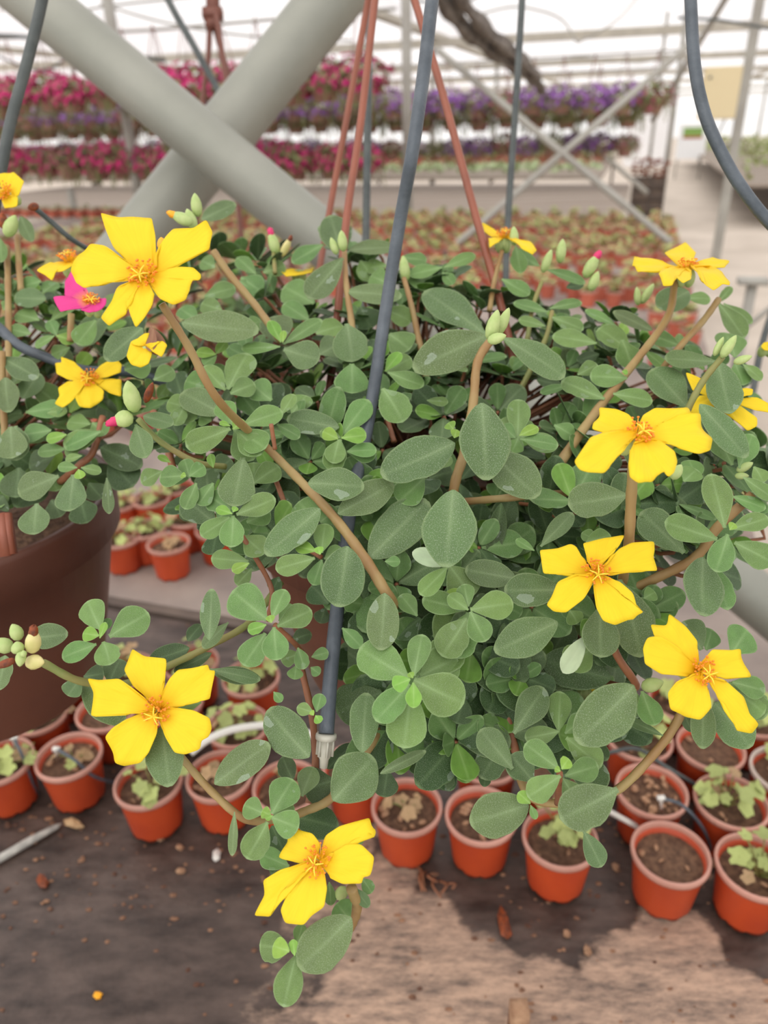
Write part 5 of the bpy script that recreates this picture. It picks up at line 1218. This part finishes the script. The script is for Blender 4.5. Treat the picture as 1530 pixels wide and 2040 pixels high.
BUDS = [(665, 490, .52, 34, 16, 110, M_bud, None), (682, 480, .52, 40, 20, 95, M_bud, None), (983, 648, .405, 62, 30, 75, M_bud, None), (1003, 640, .412, 56, 24, 68, M_bud, None), (990, 674, .40, 38, 22, 15, M_bud, None),
    (362, 435, .47, 46, 24, 160, M_bud, M_orange), (391, 408, .48, 44, 22, 95, M_bud, None), (380, 436, .478, 40, 22, 110, M_bud, None), (545, 484, .57, 46, 22, 105, M_bud, M_budpink), (570, 492, .57, 40, 16, 60, M_budp, M_burnt),
    (806, 535, .55, 50, 22, 98, M_bud, None), (1024, 470, .555, 36, 20, 95, M_bud, None), (1090, 520, .54, 46, 20, 70, M_bud, None), (1118, 500, .545, 46, 22, 85, M_bud, None), (1178, 530, .53, 50, 26, 60, M_bud, M_budpink), (1184, 560, .53, 40, 22, 70, M_bud, None),
    (1270, 590, .53, 36, 16, 100, M_bud, None), (1290, 585, .53, 44, 18, 60, M_bud, None), (1452, 690, .40, 50, 22, 60, M_bud, None), (1432, 690, .405, 40, 16, 68, M_bud, None), (1480, 716, .42, 36, 16, 20, M_bud, None), (1484, 930, .41, 34, 16, 30, M_bud, None), (1478, 948, .41, 26, 14, 0, M_bud, None),
    (262, 790, .40, 64, 34, 100, M_bud, None), (245, 835, .40, 40, 34, 200, M_bud, M_budpink), (297, 782, .41, 44, 16, 65, M_burnt, None), (1300, 1364, .37, 44, 26, 20, M_bud, None), (1348, 940, .37, 34, 26, 60, M_bud, None), (680, 1778, .355, 28, 28, 90, M_bud, None),
    (32, 1259, .34, 36, 24, 110, M_bud, None), (66, 1278, .335, 50, 30, 82, M_budp, M_burnt), (35, 1290, .332, 26, 24, 90, M_bud, None), (41, 1313, .33, 30, 20, 270, M_bud, None), (70, 1319, .335, 42, 28, 0, M_budp, None), (8, 1285, .345, 36, 28, 130, M_bud, None), (10, 1322, .335, 40, 16, 200, M_burnt, None), (47, 1302, .328, 14, 12, 90, M_bud, None),
    (323, 486, .42, 26, 20, 95, M_orange, None)]
for b_ in BUDS: bud(main, *b_)
for i, fl in enumerate(FLOWERS):
    if i not in LEFT_FLOWERS: flower(main, fl[0], fl[1], fl[2], fl[3], fl[4], fl[5], fl[6], fl[7], i)
# ---- left basket
LC = at(-110, 1000, .57); LR, LH = .12, .17
left = empty('hanging_basket', LC - Vector((0, 0, LH)), 'brown hanging basket cut off by the left edge with small yellow flower above its rim', 'hanging plant')
lathe_pot(left, LC - Vector((0, 0, LH)), LR, LH, .085, rimh=.032)
nl2 = leaf_list(left, LEFT_LEAVES, Dl)
LPOLY = [(-120,520),(0,520),(90,560),(160,600),(230,640),(290,700),(320,800),(290,880),(240,940),(190,1000),(100,1010),(0,1000),(-120,960)]
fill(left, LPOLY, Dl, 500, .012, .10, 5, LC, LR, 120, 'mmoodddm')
for i in sorted(LEFT_FLOWERS):
    fl = FLOWERS[i]; flower(left, fl[0], fl[1], fl[2], fl[3], fl[4], fl[5], fl[6], fl[7], i)
flower(left, 'f', (14, 388), .52, 10, -10, 'y', 'yellow flower at the left edge of the picture', [[(5,380),(0,350),(30,345),(52,365),(40,390),(20,400)], [(15,395),(38,394),(38,414),(12,418),(5,400)], [(10,385),(-20,360),(-25,390),(0,405)]], 77)
for pts, mt in (([(13,490,0),(16,560,0),(17,700,0),(14,760,0)], M_stem), ([(34,470,0),(38,530,0),(42,580,0)], M_stem), ([(4,700,.50),(6,800,.50),(10,870,.5)], M_stem), ([(205,830,.49),(185,900,.48),(160,925,.48),(120,960,.5)], M_stemr), ([(305,820,.47),(330,880,.46),(345,935,.46)], M_stemr), ([(142,625,.52),(140,680,.52)], M_stem)):
    stem(left, pts, .0026, .0028, mt, Dl, .01)
bud(left, 22, 450, .52, 46, 26, 60, M_bud, None); bud(left, 6, 440, .52, 30, 20, 90, M_burnt, None); bud(left, 66, 412, .54, 22, 16, 200, M_burnt)
mb = MB(); mb.tube([at(2, 1022, .45), at(14, 1108, .45)], .004, 4); mb.tube([at(12, 1022, .45), at(24, 1104, .45)], .0035, 4)
o = mb.build('hanger_arm', M_hang, left); o['label'] = 'reddish hanger clip on the pot wall'
# ---- third basket, between and behind the two
TC = at(500, 640, 1.34); TR, TH_ = .11, .12
third = empty('hanging_basket', TC - Vector((0, 0, TH_)), 'hanging basket mostly hidden behind the big left yellow flower, on thin dark brown arms', 'hanging plant')
lathe_pot(third, TC - Vector((0, 0, TH_)), TR, TH_, .075)
TPOLY = [(360,640),(380,560),(430,530),(520,520),(600,540),(640,640),(600,690),(400,700)]
fill(third, TPOLY, lambda x, y: 1.24, 240, .0, .16, 9, TC, TR, 60, 'mmood')
mb = MB(); mb.box(at(424, -10, 1.3), RT * .011, UP * .05, FWD * .004); mb.box(at(424, 28, 1.3), RT * .017, UP * .008, FWD * .008); mb.box(at(424, 44, 1.3), RT * .012, UP * .012, FWD * .006); mb.build('hook', M_hangd, third)
for pts in ([at(419, 26, 1.3), at(414, 130, 1.31), at(402, 230, 1.32), at(384, 640, 1.34)], [at(430, 26, 1.29), at(447, 140, 1.29), at(474, 400, 1.27), at(484, 510, 1.26), at(496, 640, 1.25)], [at(424, 26, 1.3), at(450, 130, 1.33), at(620, 640, 1.4)]):
    mb = MB(); mb.tube(cat(pts, 6), .0048, 8); mb.build('hanger_arm', M_hangd, third)
